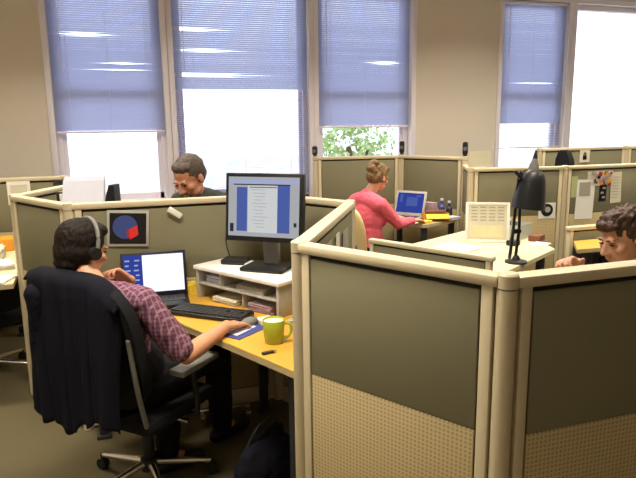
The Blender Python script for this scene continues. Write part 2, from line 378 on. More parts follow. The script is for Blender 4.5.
panel(J, K, 'grey-looking tall partition panel behind the blue-screened laptop', top=1.385)
panel(K, Lh, 'tall olive partition panel behind the head of the woman in pink', top=1.385)
panel((4.35, 5.50), (5.53, 5.49), 'far partition panel below the white window at right, with a printed card on it', top=1.44, low=False)
panel((5.53, 5.49), (6.9, 5.48), 'farthest partition panel at the right edge below the white window', top=1.44, low=False)
for p, l in ((A, 'round cream corner post between the two nearest panels'), (B, 'cream post at the left end of the nearest large panel'),
             (Cc, 'cream post half hidden behind the desktop screen at the right'), (D, 'cream corner post hidden behind the desktop screen'),
             (E_, 'cream corner post just behind the headphoned man'), (G, 'cream end post at the far left of the pale panel'),
             (Nn, 'cream post near the leaning white papers'), (Q, 'cream post below the leftmost blind'),
             (F, 'cream corner post left of the pinned papers'), (F2, 'cream end post left of the lamp panel')):
    post(p, l)
for p, l in ((J, 'tall cream post right of the pink-clad woman laptop panel'), (K, 'tall cream post between the two panels behind the woman in pink'), (Lh, 'tall cream end post right of the desktop screen')):
    post(p, l, 1.385)
for p, l in (((4.35, 5.50), 'far cream post below the rightmost blind'), ((5.53, 5.49), 'far cream post below the white window at right')):
    post(p, l, 1.44)
# low divider in the middle bay
t = panel((1.70, 4.02), (2.19, 3.12), 'low grey-green divider in the middle bay behind the near panel', top=0.885, low=False, split=0.5)

# ------------------------------------------------------------------ desks
def desk(pts, z, label, topm, legs, th=0.032, edge=lightgrey):
    t = thing('desk', label, 'desk', (pts[0][0], pts[0][1], 0)); ox, oy = pts[0]
    MB().prism([(x - ox, y - oy) for x, y in pts], z - 0.004, z, bevel=0.0).build('worktop', topm, t, smooth=0)
    MB().prism([(x - ox, y - oy) for x, y in pts], z - th, z - 0.0042, bevel=0.003).build('edge_band', edge, t, smooth=0)
    for (x, y) in legs:
        m = MB(); m.box((x - ox, y - oy, (z - th) / 2 + 0.008), (0.05, 0.05, z - th - 0.016), bevel=0.006)
        m.box((x - ox, y - oy, 0.012), (0.08, 0.08, 0.024), bevel=0.005); m.build('leg', darkgrey, t)
    return t
DZ = 0.76
tan_edge = mat('tan_edge_band', (0.50, 0.40, 0.22), 0.5, noise_amt=0.05, noise_scale=20)
desk([(0.59, 2.10), (1.04, 2.90), (0.80, 3.40), (-0.24, 3.39), (-0.34, 3.28), (0.13, 3.06)], DZ, 'yellow maple-topped corner desk of the man in the plaid shirt', deskm, [(0.62, 2.24), (0.95, 2.9), (0.72, 3.33), (-0.2, 3.32)], edge=tan_edge)
desk([(2.24, 3.15), (3.10, 3.68), (3.42, 4.62), (3.02, 4.70), (1.80, 4.06)], DZ, 'pale cream desk in the middle bay carrying the black lamp', deskpale, [(2.35, 3.3), (3.03, 3.75), (3.3, 4.52), (1.95, 4.04)], edge=deskpale)
desk([(2.64, 4.90), (3.06, 5.08), (3.20, 5.22), (2.86, 5.90), (2.22, 5.60)], 0.79, 'tan desk of the woman in pink', desktan, [(2.68, 4.99), (3.1, 5.2), (2.82, 5.8), (2.3, 5.58)], edge=desktan)
desk([(3.24, 3.60), (4.5, 3.55), (4.5, 3.89), (3.46, 3.89)], DZ, 'yellow-topped desk beyond the brown-haired woman', deskm, [(3.42, 3.68), (4.42, 3.63)], edge=tan_edge)
panel((3.42, 3.945), (4.6, 3.945), 'low cream-railed divider behind the small yellow desk at right', top=0.87, low=False, split=0.5)
desk([(-2.3, 3.95), (-0.70, 4.02), (-0.80, 5.45), (-2.3, 5.5)], DZ, 'pale desk at the far left covered with papers', deskpale, [(-2.2, 4.1), (-1.55, 4.12), (-0.9, 5.35), (-2.2, 5.4)], edge=desktan)
desk([(1.55, 1.36), (2.1, 1.36), (2.1, 2.2), (1.9, 2.1), (1.55, 1.75)], DZ, 'desk hidden behind the right near panel, under the woman elbow', deskpale, [(1.62, 1.44), (2.02, 1.44), (2.03, 2.05)], edge=desktan)
desk([(-0.10, 3.53), (0.80, 3.53), (0.80, 3.72), (-0.10, 3.72)], DZ, 'narrow desk behind the poster panel, in front of the grey-haired man', deskpale, [(-0.04, 3.62), (0.74, 3.62)], edge=desktan)

# ------------------------------------------------------------------ office chair
def office_chair(loc, ang, label, back_h=0.62, seat_z=0.46, arms=True, recl=0.22, back_w=0.45):
    t = thing('office_chair', label, 'chair', (*loc, 0), ang)        # faces local +x
    MB().box((0, 0, seat_z - 0.035), (0.47, 0.48, 0.075), bevel=0.03).build('seat', blackmat, t)
    R = Matrix.Rotation(-recl, 3, 'Y'); b0 = V((-0.215, 0, seat_z + 0.05))
    bk = MB(); pr = []
    for k in range(48):
        a = 2 * PI * k / 48; cx, cz = math.cos(a), math.sin(a); e = 2 / 3.2
        pr.append((0.5 * back_w * math.copysign(abs(cx) ** e, cx), 0.5 * back_h * math.copysign(abs(cz) ** e, cz)))
    bk.prism(pr, -0.027, 0.027, bevel=0.012)
    bmesh.ops.transform(bk.bm, matrix=Matrix.Translation(b0 + R @ V((0, 0, back_h / 2))) @ R.to_4x4() @ Matrix(((0, 0, 1, 0), (1, 0, 0, 0), (0, 1, 0, 0), (0, 0, 0, 1))), verts=bk.bm.verts)
    bk.build('backrest', blackmat, t)
    fr = MB()
    for sy in (-1, 1):
        fr.tube([b0 + R @ V((-0.03, sy * 0.235, back_h * 0.62)), b0 + R @ V((-0.045, sy * 0.235, 0.12)), (-0.20, sy * 0.2, seat_z - 0.06), (-0.10, sy * 0.12, seat_z - 0.09)], 0.011)
    fr.build('back_frame', greypl, t)
    m = MB(); m.box((0, 0, seat_z - 0.095), (0.24, 0.18, 0.05), bevel=0.01); m.build('tilt_mechanism', darkgrey, t)
    MB().tube([(0.02, -0.24, seat_z - 0.10), (0.02, 0.2, seat_z - 0.10)], 0.010).build('tilt_lever', chrome, t)
    MB().lathe([(0.042, 0.07), (0.042, 0.13), (0.028, 0.14), (0.028, seat_z - 0.11)], seg=20).build('gas_column', black, t)
    bs = MB()
    for k in range(5):
        a = 2 * PI * k / 5 + 0.35; d = V((math.cos(a), math.sin(a), 0))
        bs.cap(d * 0.04 + V((0, 0, 0.105)), d * 0.29 + V((0, 0, 0.075)), 0.020, 0.013)
    bs.build('star_base', chrome, t)
    for k in range(5):
        a = 2 * PI * k / 5 + 0.35; d = V((math.cos(a), math.sin(a), 0)); q = V((-math.sin(a), math.cos(a), 0)); c = d * 0.30 + V((0, 0, 0.029))
        cs = MB()
        for s in (-1, 1): cs.cyl(c + q * s * 0.010 - q * 0.007, c + q * s * 0.010 + q * 0.007, 0.029, seg=16)
        cs.cyl(c, c + V((0, 0, 0.05)), 0.012, seg=10); cs.build('castor', black, t)
    if arms:
        for sy in (-1, 1):
            ar = MB(); ar.tube([(0.03, sy * 0.2, seat_z - 0.07), (0.03, sy * 0.285, seat_z - 0.04), (0.0, sy * 0.29, seat_z + 0.17)], 0.014)
            o = ar.build('armrest', black, t)
            MB().box((0.03, sy * 0.285, seat_z + 0.19), (0.27, 0.085, 0.032), bevel=0.013).build('arm_pad', greypl, o)
    return t
MA = math.radians(46)                                # the way the man in plaid faces
n = V((math.cos(MA), math.sin(MA), 0)); side = V((math.sin(MA), -math.cos(MA), 0)); up = V((0, 0, 1))
SEAT = V((0.025, 2.785, 0))
man_chair = office_chair(SEAT.xy, MA, 'black office chair with the man in the plaid shirt sitting in it', back_h=0.60, recl=0.20, back_w=0.53)
office_chair((-0.98, 4.50), 1.9, 'black chair at the far left, pushed under the papers desk', back_h=0.20, seat_z=0.46, arms=False)
office_chair((4.66, 5.13), math.radians(-20), 'black high-backed chair showing above the panel at right, below the blind', back_h=0.88, seat_z=0.5, recl=0.02, arms=False)

# jacket draped over the chair back
def jacket():
    t = thing('jacket', 'dark navy jacket draped over the back of the office chair', 'jacket', SEAT, MA)
    m = MB(); bm = m.bm; R = Matrix.Rotation(-0.20, 3, 'Y'); b0 = V((-0.215, 0, 0.51)); nu, nv = 44, 40; rows = []
    for j in range(nv + 1):
        v = j / nv; row = []
        for i in range(nu + 1):
            u = i / nu * 2 - 1
            # v 0..0.16 front side of the back, then over the top, then down behind
            wdt = (0.255 if u > 0 else 0.225) + 0.03 * v * u; y = u * wdt
            fold = 0.018 * math.sin(u * 9 + 2.2 * v) * min(1, v * 1.6) + 0.010 * math.sin(u * 21 + 1) * v
            hem = 0.05 * math.sin(u * 3.1 + 0.8) + 0.015 * math.sin(u * 11)
            if v < 0.14: x, z = 0.045, 0.612 - (0.14 - v) / 0.14 * 0.11
            elif v < 0.24:
                a = (v - 0.14) / 0.10 * PI; x, z = 0.045 * math.cos(a) - 0.006, 0.612 + 0.030 * math.sin(a)
            else:
                q = (v - 0.24) / 0.76; x, z = -0.051 - 0.03 * q, 0.612 - q * (0.60 + hem) 
            sag = -0.012 * (1 - u * u) if v < 0.3 else 0
            cr = max(0.0, (-u - 0.25) / 0.75) if u < 0 else max(0.0, (u - 0.7) / 0.3) * 0.45
            sag -= 0.13 * cr * cr * (1 - 0.6 * max(0, v - 0.24) / 0.76)
            p = b0 + R @ V((x - abs(fold) * (1 if v > 0.24 else 0.0), y, z + sag))
            if v > 0.24: p.x -= 0.10 * ((v - 0.24) / 0.76)   # hangs plumb below the reclined back
            if v > 0.24 and abs(u) > 0.86: p.x += (abs(u) - 0.86) * 0.35
            row.append(bm.verts.new(p))
        rows.append(row)
    for a, b in zip(rows, rows[1:]):
        for i in range(nu): bm.faces.new((a[i], a[i + 1], b[i + 1], b[i]))
    m.build('jacket_body', navy, t, smooth=80, solid=0.012)
    for sy in (1,):
        s = MB(); s.chain([b0 + R @ V((-0.07, sy * 0.19, 0.55)), b0 + V((-0.15, sy * 0.20, 0.28)), b0 + V((-0.10, sy * 0.20, 0.02))], [0.040, 0.046, 0.042])
        blob(xf(s, t), 'sleeve', navy, t, 0.008, 6, 0.006, 22)
    return t
def xf(mb, t):
    bmesh.ops.transform(mb.bm, matrix=t.matrix_world, verts=mb.bm.verts); return mb
jacket()

# ------------------------------------------------------------------ people
def ik(p, q, l1, l2, pole):
    p, q = V(p), V(q); d = q - p; L = min(d.length, (l1 + l2) * 0.995); d_ = d.normalized()
    a = (l1 * l1 - l2 * l2 + L * L) / (2 * L); h = math.sqrt(max(l1 * l1 - a * a, 0)); pl = V(pole); pl = (pl - d_ * pl.dot(d_)).normalized()
    return p + d_ * a + pl * h, p + d_ * L
def head_prims(m, c, R, s=1.0):
    P = lambda x, y, z: V(c) + R @ (V((x, y, z)) * s)
    El = lambda x, y, z, rx, ry, rz: m.ell(P(x, y, z), R, (rx * s, ry * s, rz * s))
    El(0, -0.012, 0.030, 0.075, 0.097, 0.086); El(0, 0.026, -0.028, 0.061, 0.068, 0.084); El(0, 0.056, -0.088, 0.033, 0.028, 0.024)
    for sx in (-1, 1):
        El(sx * 0.040, 0.062, -0.026, 0.024, 0.024, 0.020); El(sx * 0.079, -0.004, -0.014, 0.009, 0.019, 0.031)
        El(sx * 0.013, 0.100, -0.040, 0.009, 0.011, 0.008); El(sx * 0.038, 0.028, -0.070, 0.022, 0.040, 0.026)
        El(sx * 0.030, 0.088, 0.016, 0.024, 0.010, 0.008)
    m.cap(P(0, 0.090, 0.006), P(0, 0.112, -0.036), 0.008 * s, 0.013 * s)
    El(0, 0.088, -0.064, 0.024, 0.012, 0.007); El(0, 0.084, -0.077, 0.021, 0.011, 0.007)
def eyes(c, R, parent, s=1.0, brow=None):
    for sx in (-1, 1):
        c_ = V(c) + R @ (V((sx * 0.030, 0.089, -0.004)) * s); mb = MB().ell(c_, R, (0.012 * s, 0.006 * s, 0.0045 * s)); blobless(mb, 'eye', eyewhite, parent)
        if brow is not None:
            a = V(c) + R @ (V((sx * 0.014, 0.099, 0.016)) * s); b = V(c) + R @ (V((sx * 0.046, 0.088, 0.019)) * s); blobless(MB().cap(a, b, 0.0035 * s, 0.0028 * s), 'eyebrow', brow, parent)
def blobless(mb, name, m, parent):
    o = mb.build(name, m); o.parent = parent; o.matrix_parent_inverse = parent.matrix_world.inverted(); return o
def hand_prims(m, w, d, pn, thumb, curl=0.5, s=1.0, spread=0.12):
    w, d, pn = V(w), V(d).normalized(), V(pn); pn = (pn - d * pn.dot(d)).normalized(); sd = d.cross(pn).normalized() * thumb    # towards the thumb
    for k in range(4):
        x = (1.5 - k) * 0.0205 * s; m.cap(w + sd * x * 0.55, w + d * 0.088 * s + sd * x, 0.0155 * s, 0.0115 * s)
    lens = (0.070, 0.078, 0.072, 0.056)
    for k in range(4):
        x = (1.5 - k) * 0.0205 * s; p = w + d * 0.088 * s + sd * x; dr = (d + sd * (1.5 - k) * spread).normalized(); r = 0.0092 * s
        ax = dr.cross(pn)
        for q, fr in enumerate((0.45, 0.31, 0.24)):
            dr = Quaternion(ax, curl * (0.55 if q == 0 else 0.8)) @ dr; p2 = p + dr * lens[k] * fr * s; m.cap(p, p2, r, r * 0.93); p, r = p2, r * 0.93
    p = w + d * 0.022 * s + sd * 0.024 * s; dr = (d * 0.62 + sd * 0.72 + pn * 0.3).normalized()
    for fr, r0, r1 in ((0.042, 0.0135, 0.0115), (0.034, 0.0112, 0.010), (0.026, 0.010, 0.0085)):
        p2 = p + dr * fr * s; m.cap(p, p2, r0 * s, r1 * s); p = p2; dr = (dr + d * 0.35).normalized()
def person(label, hip, fwd, spine, head_c, head_R, handL, handR, kneesfeet, skinm, topm, botm, shoem, vox=0.006, s=1.0, sleeve='short',
           hd=None, poleL=None, poleR=None, female=False, waist=0.0, hs=1.0, sh_w=0.19, twist=0.0):
    """hip: hip centre, spine: vector hip->shoulder line centre; hands: (wrist target, dir, palm normal, curl)"""
    hip, fwd = V(hip), V(fwd).normalized(); rt = fwd.cross(up).normalized(); sp = V(spine); shc = hip + sp; su = sp.normalized()
    tf = (su.cross(rt) * -1); tf = rt.cross(su) * -1; tf = (fwd - su * fwd.dot(su)).normalized()
    rt_s = Quaternion(su, twist) @ rt
    t = thing('person', label, 'person', (hip.x, hip.y, 0))
    Rt = R3(tf, su); L = sp.length
    sh = {1: shc + rt_s * sh_w * s, -1: shc - rt_s * sh_w * s}
    k_ = 0.9 if female else 1.0
    def torso(m, g):
        m.ell(hip + su * 0.02, Rt, (0.165 * s + g, 0.125 * s + g, 0.13 * s + g)); m.ell(hip + su * L * 0.34, Rt, (0.145 * s * k_ + g, 0.108 * s + g, 0.16 * s + g))
        m.ell(hip + su * L * 0.70 + tf * 0.01, Rt, (0.165 * s * k_ + g, 0.118 * s + g, 0.17 * s + g))
        if female:
            for sx in (-1, 1): m.ell(hip + su * L * 0.66 + tf * 0.085 + rt * sx * 0.07, Rt, (0.065 + g, 0.055 + g, 0.065 + g))
        for sx in (-1, 1):
            m.cap(shc + su * 0.035 * s, sh[sx] + su * 0.0, 0.075 * s + g, 0.058 * s + g)
    el, wr = {}, {}
    for sx, hnd, pole in ((1, handR, poleR), (-1, handL, poleL)):
        pole = pole if pole is not None else (-fwd * 0.6 - up * 0.8 + rt * sx * 0.4)
        el[sx], wr[sx] = ik(sh[sx], hnd[0], 0.295 * s, 0.265 * s, pole)
    body = MB(); torso(body, -0.008)
    body.chain([shc + su * 0.0, shc + su * 0.06 + tf * 0.01, head_c + head_R @ V((0, -0.015, -0.06)) * hs], [0.07 * s, 0.056 * s, 0.054 * s])
    head_prims(body, head_c, head_R, hs)
    for sx, hnd in ((1, handR), (-1, handL)):
        body.chain([sh[sx], sh[sx].lerp(el[sx], 0.5), el[sx]], [0.050 * s, 0.046 * s, 0.039 * s])
        body.chain([el[sx], el[sx].lerp(wr[sx], 0.3), wr[sx]], [0.039 * s, 0.041 * s, 0.027 * s])
        hand_prims(body, wr[sx], hnd[1], hnd[2], hnd[4], hnd[3], s)
    kn = {}
    hj = {1: hip + rt * 0.09 * s, -1: hip - rt * 0.09 * s}
    for sx in (1, -1):
        kn[sx], ft, fd = [V(q) for q in kneesfeet[sx]]
        body.chain([hj[sx], hj[sx].lerp(kn[sx], 0.5), kn[sx]], [0.078 * s, 0.07 * s, 0.054 * s]); body.chain([kn[sx], kn[sx].lerp(ft, 0.35), ft], [0.050 * s, 0.052 * s, 0.036 * s])
        fd = fd.normalized(); body.chain([ft, ft + fd * 0.13 - up * 0.045], [0.036, 0.028])
    blob(body, 'body', skinm, t, vox, 3)
    tp = MB(); torso(tp, 0.010)
    for sx in (1, -1):
        if sleeve == 'short': tp.chain([sh[sx], sh[sx].lerp(el[sx], 0.45), sh[sx].lerp(el[sx], 0.86)], [0.066 * s, 0.064 * s, 0.060 * s])
        else: tp.chain([sh[sx], el[sx], el[sx].lerp(wr[sx], 0.4), el[sx].lerp(wr[sx], 0.93)], [0.064 * s, 0.051 * s, 0.050 * s, 0.036 * s])
    tp.cap(shc + su * 0.02, shc + su * 0.065 + tf * 0.008, 0.080 * s, 0.068 * s)
    blob(tp, 'shirt', topm, t, vox, 5, 0.007, 14)
    bt = MB()
    if waist: bt.ell(hip + su * waist, Rt, (0.186 * s, 0.146 * s, 0.13 * s))
    bt.ell(hip - su * 0.01, Rt, (0.185 * s, 0.145 * s, 0.135 * s))
    for sx in (1, -1):
        ft = V(kneesfeet[sx][1]); bt.chain([hj[sx], hj[sx].lerp(kn[sx], 0.5), kn[sx]], [0.098 * s, 0.088 * s, 0.070 * s]); bt.chain([kn[sx], kn[sx].lerp(ft, 0.35), kn[sx].lerp(ft, 0.95)], [0.068 * s, 0.070 * s, 0.056 * s])
    blob(bt, 'trousers', botm, t, vox * 1.2, 5, 0.007, 12)
    for sx in (1, -1):
        ft, fd = V(kneesfeet[sx][1]), V(kneesfeet[sx][2]).normalized(); sm = MB()
        sm.chain([ft - up * 0.035 - fd * 0.045, ft - up * 0.040 + fd * 0.09, ft - up * 0.045 + fd * 0.17], [0.043, 0.043, 0.034]); sm.cap(ft - up * 0.01, ft - up * 0.035, 0.046, 0.045)
        blob(sm, 'shoe', shoem, t, 0.007, 4)
    return t, sh, el, wr
def hair_cap(t, c, R, m, s=1.0, extra=(), vox=0.006, disp=0.006, low=0.0, ds=45):
    h = MB(); P = lambda x, y, z: V(c) + R @ (V((x, y, z)) * s)
    h.ell(P(0, -0.022, 0.040), R, (0.084 * s, 0.102 * s, 0.088 * s)); h.ell(P(0, -0.045, 0.0 - low), R, (0.079 * s, 0.076 * s, 0.078 * s))
    for (x, y, z, rx, ry, rz) in extra: h.ell(P(x, y, z), R, (rx * s, ry * s, rz * s))
    return blob(h, 'hair', m, t, vox, 3, disp, ds)

# --- the man in the plaid shirt
hipM = SEAT - n * 0.07 + up * 0.565
spM = V((-0.125, 2.605, 0.968)) - hipM
hcM = V((-0.186, 2.705, 1.195)); hfM = V((0.80, 0.58, -0.22)); hRM = R3(hfM, up + side * 0.02 - hfM * 0.1)
mouse_p = V((0.53, 2.725, DZ))
wrR = V((0.405, 2.625, DZ + 0.045)); wrL = V((-0.005, 2.80, 1.015))
chin = hcM + hRM @ V((0.0, 0.075, -0.10))
seated = {1: (SEAT + n * 0.36 + side * 0.17 + up * 0.56, SEAT + n * 0.47 + side * 0.10 + up * 0.085, n + side * 0.2),
          -1: (SEAT + n * 0.33 - side * 0.12 + up * 0.56, SEAT + n * 0.10 + side * 0.03 + up * 0.085, n * 0.9 + side * 0.5)}
man, shM, elM, wM = person('man in a plaid shirt and headphones seated at the near desk, hand at chin', hipM, n, spM, hcM, hRM,
    (wrL, (chin - wrL) * 0.8 + up * 0.05, hfM * -1, 1.1, -1), (wrR, mouse_p - wrR + up * 0.02, -up, 0.45, 1), seated, skin, plaid, trouser, black, vox=0.005,
    poleR=(-up * 0.9 + side * 0.5), poleL=(-up + n * 0.2 - side * 0.3), twist=0.28, waist=0.10)
eyes(hcM, hRM, man, 1.0, hair_bk)
hair_cap(man, hcM, hRM, hair_bk, 1.05, [(0, -0.06, -0.085, 0.055, 0.04, 0.045), (0, 0.045, 0.085, 0.062, 0.045, 0.030), (0.062, -0.028, -0.005, 0.022, 0.040, 0.050), (-0.062, -0.02, -0.01, 0.022, 0.045, 0.055), (0, -0.065, -0.055, 0.062, 0.045, 0.05), (0, -0.075, 0.02, 0.062, 0.045, 0.07)], vox=0.005, disp=0.004, low=0.01, ds=80)
# headphones
hp = thing('headphones', 'black over-ear headphones worn by the man in the plaid shirt', 'headphones', hcM)
pts = [hcM + hRM @ V((math.cos(a) * 0.098, 0.004, 0.015 + math.sin(a) * 0.122)) for a in [PI * k / 10 for k in range(11)]]
hb = MB().tube(pts, 0.009, sub=3); blobless(hb, 'headband', greypl, hp)
for sx in (-1, 1):
    c_ = hcM + hRM @ V((sx * 0.094, -0.006, -0.008)); ax = hRM @ V((sx, 0, 0))
    blobless(MB().cyl(c_ - ax * 0.016, c_ + ax * 0.016, 0.029, 0.026, seg=24), 'ear_cup', black, hp)
    blobless(MB().cyl(c_ - ax * 0.022, c_ - ax * 0.012, 0.032, 0.032, seg=24), 'ear_cushion', darkgrey, hp)

# --- grey-haired man beyond the poster panel (standing bent over his desk)
hcF = V((0.392, 3.80, 1.405)); fF = V((-0.62, -0.62, -0.48)); RF = R3(fF, up)
hipF = V((0.75, 4.30, 0.93)); spF = V((-0.27, -0.40, 0.30)); ffF = V((-0.66, -0.75, 0))
legsF = {1: ((0.70, 4.40, 0.50), (0.78, 4.45, 0.085), (-0.5, -0.85, 0)), -1: ((0.88, 4.22, 0.50), (0.95, 4.30, 0.085), (-0.5, -0.85, 0))}
fm, *_ = person('grey-haired bearded man looking down behind the poster panel', hipF, ffF, spF, hcF, RF,
    (V((0.56, 3.64, 0.80)), V((-0.4, -0.2, -0.15)), V((0, 0, -1)), 0.4, -1), (V((0.10, 3.82, 0.82)), V((-0.3, -0.7, -0.3)), V((0, 0, -1)), 0.4, 1), legsF, skin_r, darkshirt, trouser, black, s=1.0, hs=1.10, sh_w=0.17)
eyes(hcF, RF, fm, 1.10, hair_gr)
hair_cap(fm, hcF, RF, hair_gr, 1.07, [(0.0, 0.03, 0.085, 0.066, 0.05, 0.03)], disp=0.004)
bd = MB(); P_ = lambda x, y, z: hcF + RF @ (V((x, y, z)) * 1.10)
bd.ell(P_(0, 0.068, -0.098), RF, (0.036, 0.030, 0.026)); bd.cap(P_(-0.026, 0.090, -0.056), P_(0.026, 0.090, -0.056), 0.008)
for sx in (-1, 1): bd.cap(P_(sx * 0.03, 0.084, -0.06), P_(sx * 0.03, 0.07, -0.095), 0.009)
blob(bd, 'beard', hair_gr, fm, 0.006, 3, 0.003, 60)

# --- woman in pink
fP = V((0.93, 0.36, 0)).normalized(); rP = fP.cross(up)
hipP = V((2.068, 4.867, 0.60)); spP = V((-0.02, 0.012, 0.43)); hcP = V((2.165, 4.90, 1.255)); hfP = V((0.9, 0.40, -0.28)); RP = R3(hfP, up)
seatP = hipP.copy(); seatP.z = 0
legsP = {1: (seatP + fP * 0.42 + rP * 0.10 + up * 0.56, seatP + fP * 0.44 + rP * 0.10 + up * 0.085, fP), -1: (seatP + fP * 0.42 - rP * 0.10 + up * 0.56, seatP + fP * 0.46 - rP * 0.10 + up * 0.085, fP)}
pw, *_ = person('woman in a pink sweater with pinned-up blonde hair, seated with her back turned', hipP, fP, spP, hcP, RP,
    (V((2.46, 5.20, 0.835)), V((0.9, 0.1, -0.05)), V((0, 0, -1)), 0.5, -1), (V((2.53, 4.93, 0.835)), V((0.9, 0.35, -0.05)), V((0, 0, -1)), 0.5, 1), legsP, skin_p, pink, trouser, black, female=True, sleeve='long', sh_w=0.165, s=0.98)
eyes(hcP, RP, pw, 1.0, hair_bl)
hair_cap(pw, hcP, RP, hair_bl, 1.0, [(0, -0.11, 0.055, 0.05, 0.045, 0.05), (0.01, -0.09, 0.105, 0.045, 0.045, 0.03), (0, -0.12, -0.005, 0.03, 0.03, 0.04), (0.07, 0.0, 0.0, 0.015, 0.03, 0.05), (-0.07, 0.0, 0.0, 0.015, 0.03, 0.05), (0, 0.05, 0.085, 0.06, 0.035, 0.025)], disp=0.012)

# --- brown-haired woman at the right edge
fW = V((-0.97, 0.05, 0)).normalized(); rW = fW.cross(up)
hcW = V((1.985, 1.945, 1.232)); hfW = V((-0.95, 0.02, -0.28)); RW = R3(hfW, up)
hipW = V((2.34, 1.93, 0.58)); spW = V((-0.22, 0.02, 0.42)); sW = V((2.34, 1.93, 0))
legsW = {1: (sW + fW * 0.43 + rW * 0.1 + up * 0.56, sW + fW * 0.45 + rW * 0.1 + up * 0.085, fW), -1: (sW + fW * 0.43 - rW * 0.1 + up * 0.56, sW + fW * 0.45 - rW * 0.1 + up * 0.085, fW)}
rw, *_ = person('brown-haired woman leaning over her desk at the right edge, in profile', hipW, fW, spW, hcW, RW,
    (V((1.86, 1.76, 0.93)), V((-0.45, 0.15, 0.5)), V((-0.6, 0.5, -0.3)), 0.8, -1), (V((1.90, 2.10, 1.085)), V((-0.8, -0.15, 0.30)), V((-0.5, -0.5, -0.6)), 0.9, 1), legsW, skin_p, brownshirt, trouser, black, female=True, sleeve='long', sh_w=0.16, s=0.96,
    poleR=(0, 0.4, -1), poleL=(0, -0.4, -1))
eyes(hcW, RW, rw, 1.0, hair_br)
hair_cap(rw, hcW, RW, hair_br, 0.99, [(0, 0.070, 0.076, 0.058, 0.034, 0.026), (0, 0.02, 0.098, 0.06, 0.06, 0.026), (0.02, -0.10, 0.03, 0.06, 0.045, 0.07), (0, -0.08, -0.06, 0.055, 0.04, 0.045)], disp=0.011, ds=55)
office_chair((2.36, 1.94), math.radians(176), 'chair under the brown-haired woman, hidden by the near right panel', back_h=0.42, arms=False)

# wooden chair of the woman in pink
tc = thing('chair', 'light beech chair with curved back under the woman in pink', 'chair', (2.042, 4.835, 0), math.atan2(fP.y, fP.x))
MB().box((0.02, 0, 0.455), (0.42, 0.42, 0.03), bevel=0.012).build('seat', beech, tc)
bk = MB(); bm = bk.bm; rows = []
for j in range(11):
    z = 0.60 + 0.40 * j / 10; row = []
    for i in range(15):
        a = (i / 14 * 2 - 1); wv = 0.175 * math.sqrt(max(0.0, 1 - (max(0, (j - 4) / 6.6)) ** 2.2)); row.append(bm.verts.new((-0.235 + 0.055 * a * a - 0.03 * j / 10, a * wv, z)))
    rows.append(row)
for a, b in zip(rows, rows[1:]):
    for i in range(14): bm.faces.new((a[i], a[i + 1], b[i + 1], b[i]))
bk.build('backrest', beech, tc, smooth=60, solid=0.012)
for sx, sy in ((1, 1), (1, -1), (-1, 1), (-1, -1)):
    lg = MB().cyl((sx * 0.17, sy * 0.17, 0.45), (sx * 0.20, sy * 0.20, 0.0), 0.012, seg=12); lg.build('leg', chrome, tc)
bs = MB()
for sy in (-1, 1): bs.tube([(-0.17, sy * 0.13, 0.45), (-0.235, sy * 0.12, 0.55), (-0.25, sy * 0.11, 0.70)], 0.010)
bs.build('back_support', chrome, tc)

# ------------------------------------------------------------------ the man's desk
# laptop
LA = math.radians(-2)
lp = thing('laptop', 'black laptop with a bright white window on screen, beside the man in plaid', 'laptop', (0.122, 3.228, DZ), LA)
MB().box((0, 0, 0.014), (0.350, 0.215, 0.024), bevel=0.005).build('base', black, lp)
kb = MB()
for r in range(6):
    for k in range(15): kb.box((-0.147 + k * 0.021, 0.080 - r * 0.020, 0.0275), (0.0175, 0.0175, 0.003))
kb.build('keyboard', darkgrey, lp, smooth=0)
MB().box((0.0, -0.075, 0.0268), (0.07, 0.040, 0.0014)).build('touchpad', greypl, lp, smooth=0)
Rl = Matrix.Rotation(math.radians(-14), 3, 'X'); hg = V((0, 0.104, 0.026))
def lid(b, zz, sx, sz, y, m, nm, par, bev=0.0): return MB().box(hg + Rl @ V((b, y, zz)), (sx, 0.0016 if bev == 0 else 0.012, sz), rot=Rl, bevel=bev).build(nm, m, par, smooth=35 if bev else 0)
l_ = lid(0, 0.123, 0.352, 0.246, 0, black, 'lid', lp, 0.004)
sc_w = mat_emit('screen_white', (0.95, 0.97, 1.0), 1.15); sc_b = mat_emit('screen_blue', (0.035, 0.06, 0.34), 0.9); sc_l = mat_emit('screen_pale_blue', (0.45, 0.50, 0.80), 0.8)
sc_g = mat_emit('screen_grey', (0.52, 0.53, 0.56), 0.75); sc_m = mat_emit('screen_page', (0.72, 0.74, 0.74), 0.82); sc_n = mat_emit('screen_mid_blue', (0.09, 0.14, 0.45), 0.8); sc_k = mat_emit('screen_dark', (0.05, 0.05, 0.07), 0.6)
s0 = lid(0, 0.126, 0.325, 0.212, -0.0068, sc_b, 'screen', lp)
lid(0.050, 0.126, 0.222, 0.206, -0.0076, sc_w, 'white_window', s0)
ic = MB()
for cx in (-0.140, -0.092):
    for r in range(7): ic.box(hg + Rl @ V((cx + random.uniform(-.004, .004), -0.0077, 0.040 + r * 0.027)), (0.020 if r % 2 else 0.026, 0.001, 0.008), rot=Rl)
ic.build('desktop_icons', sc_l, s0, smooth=0)
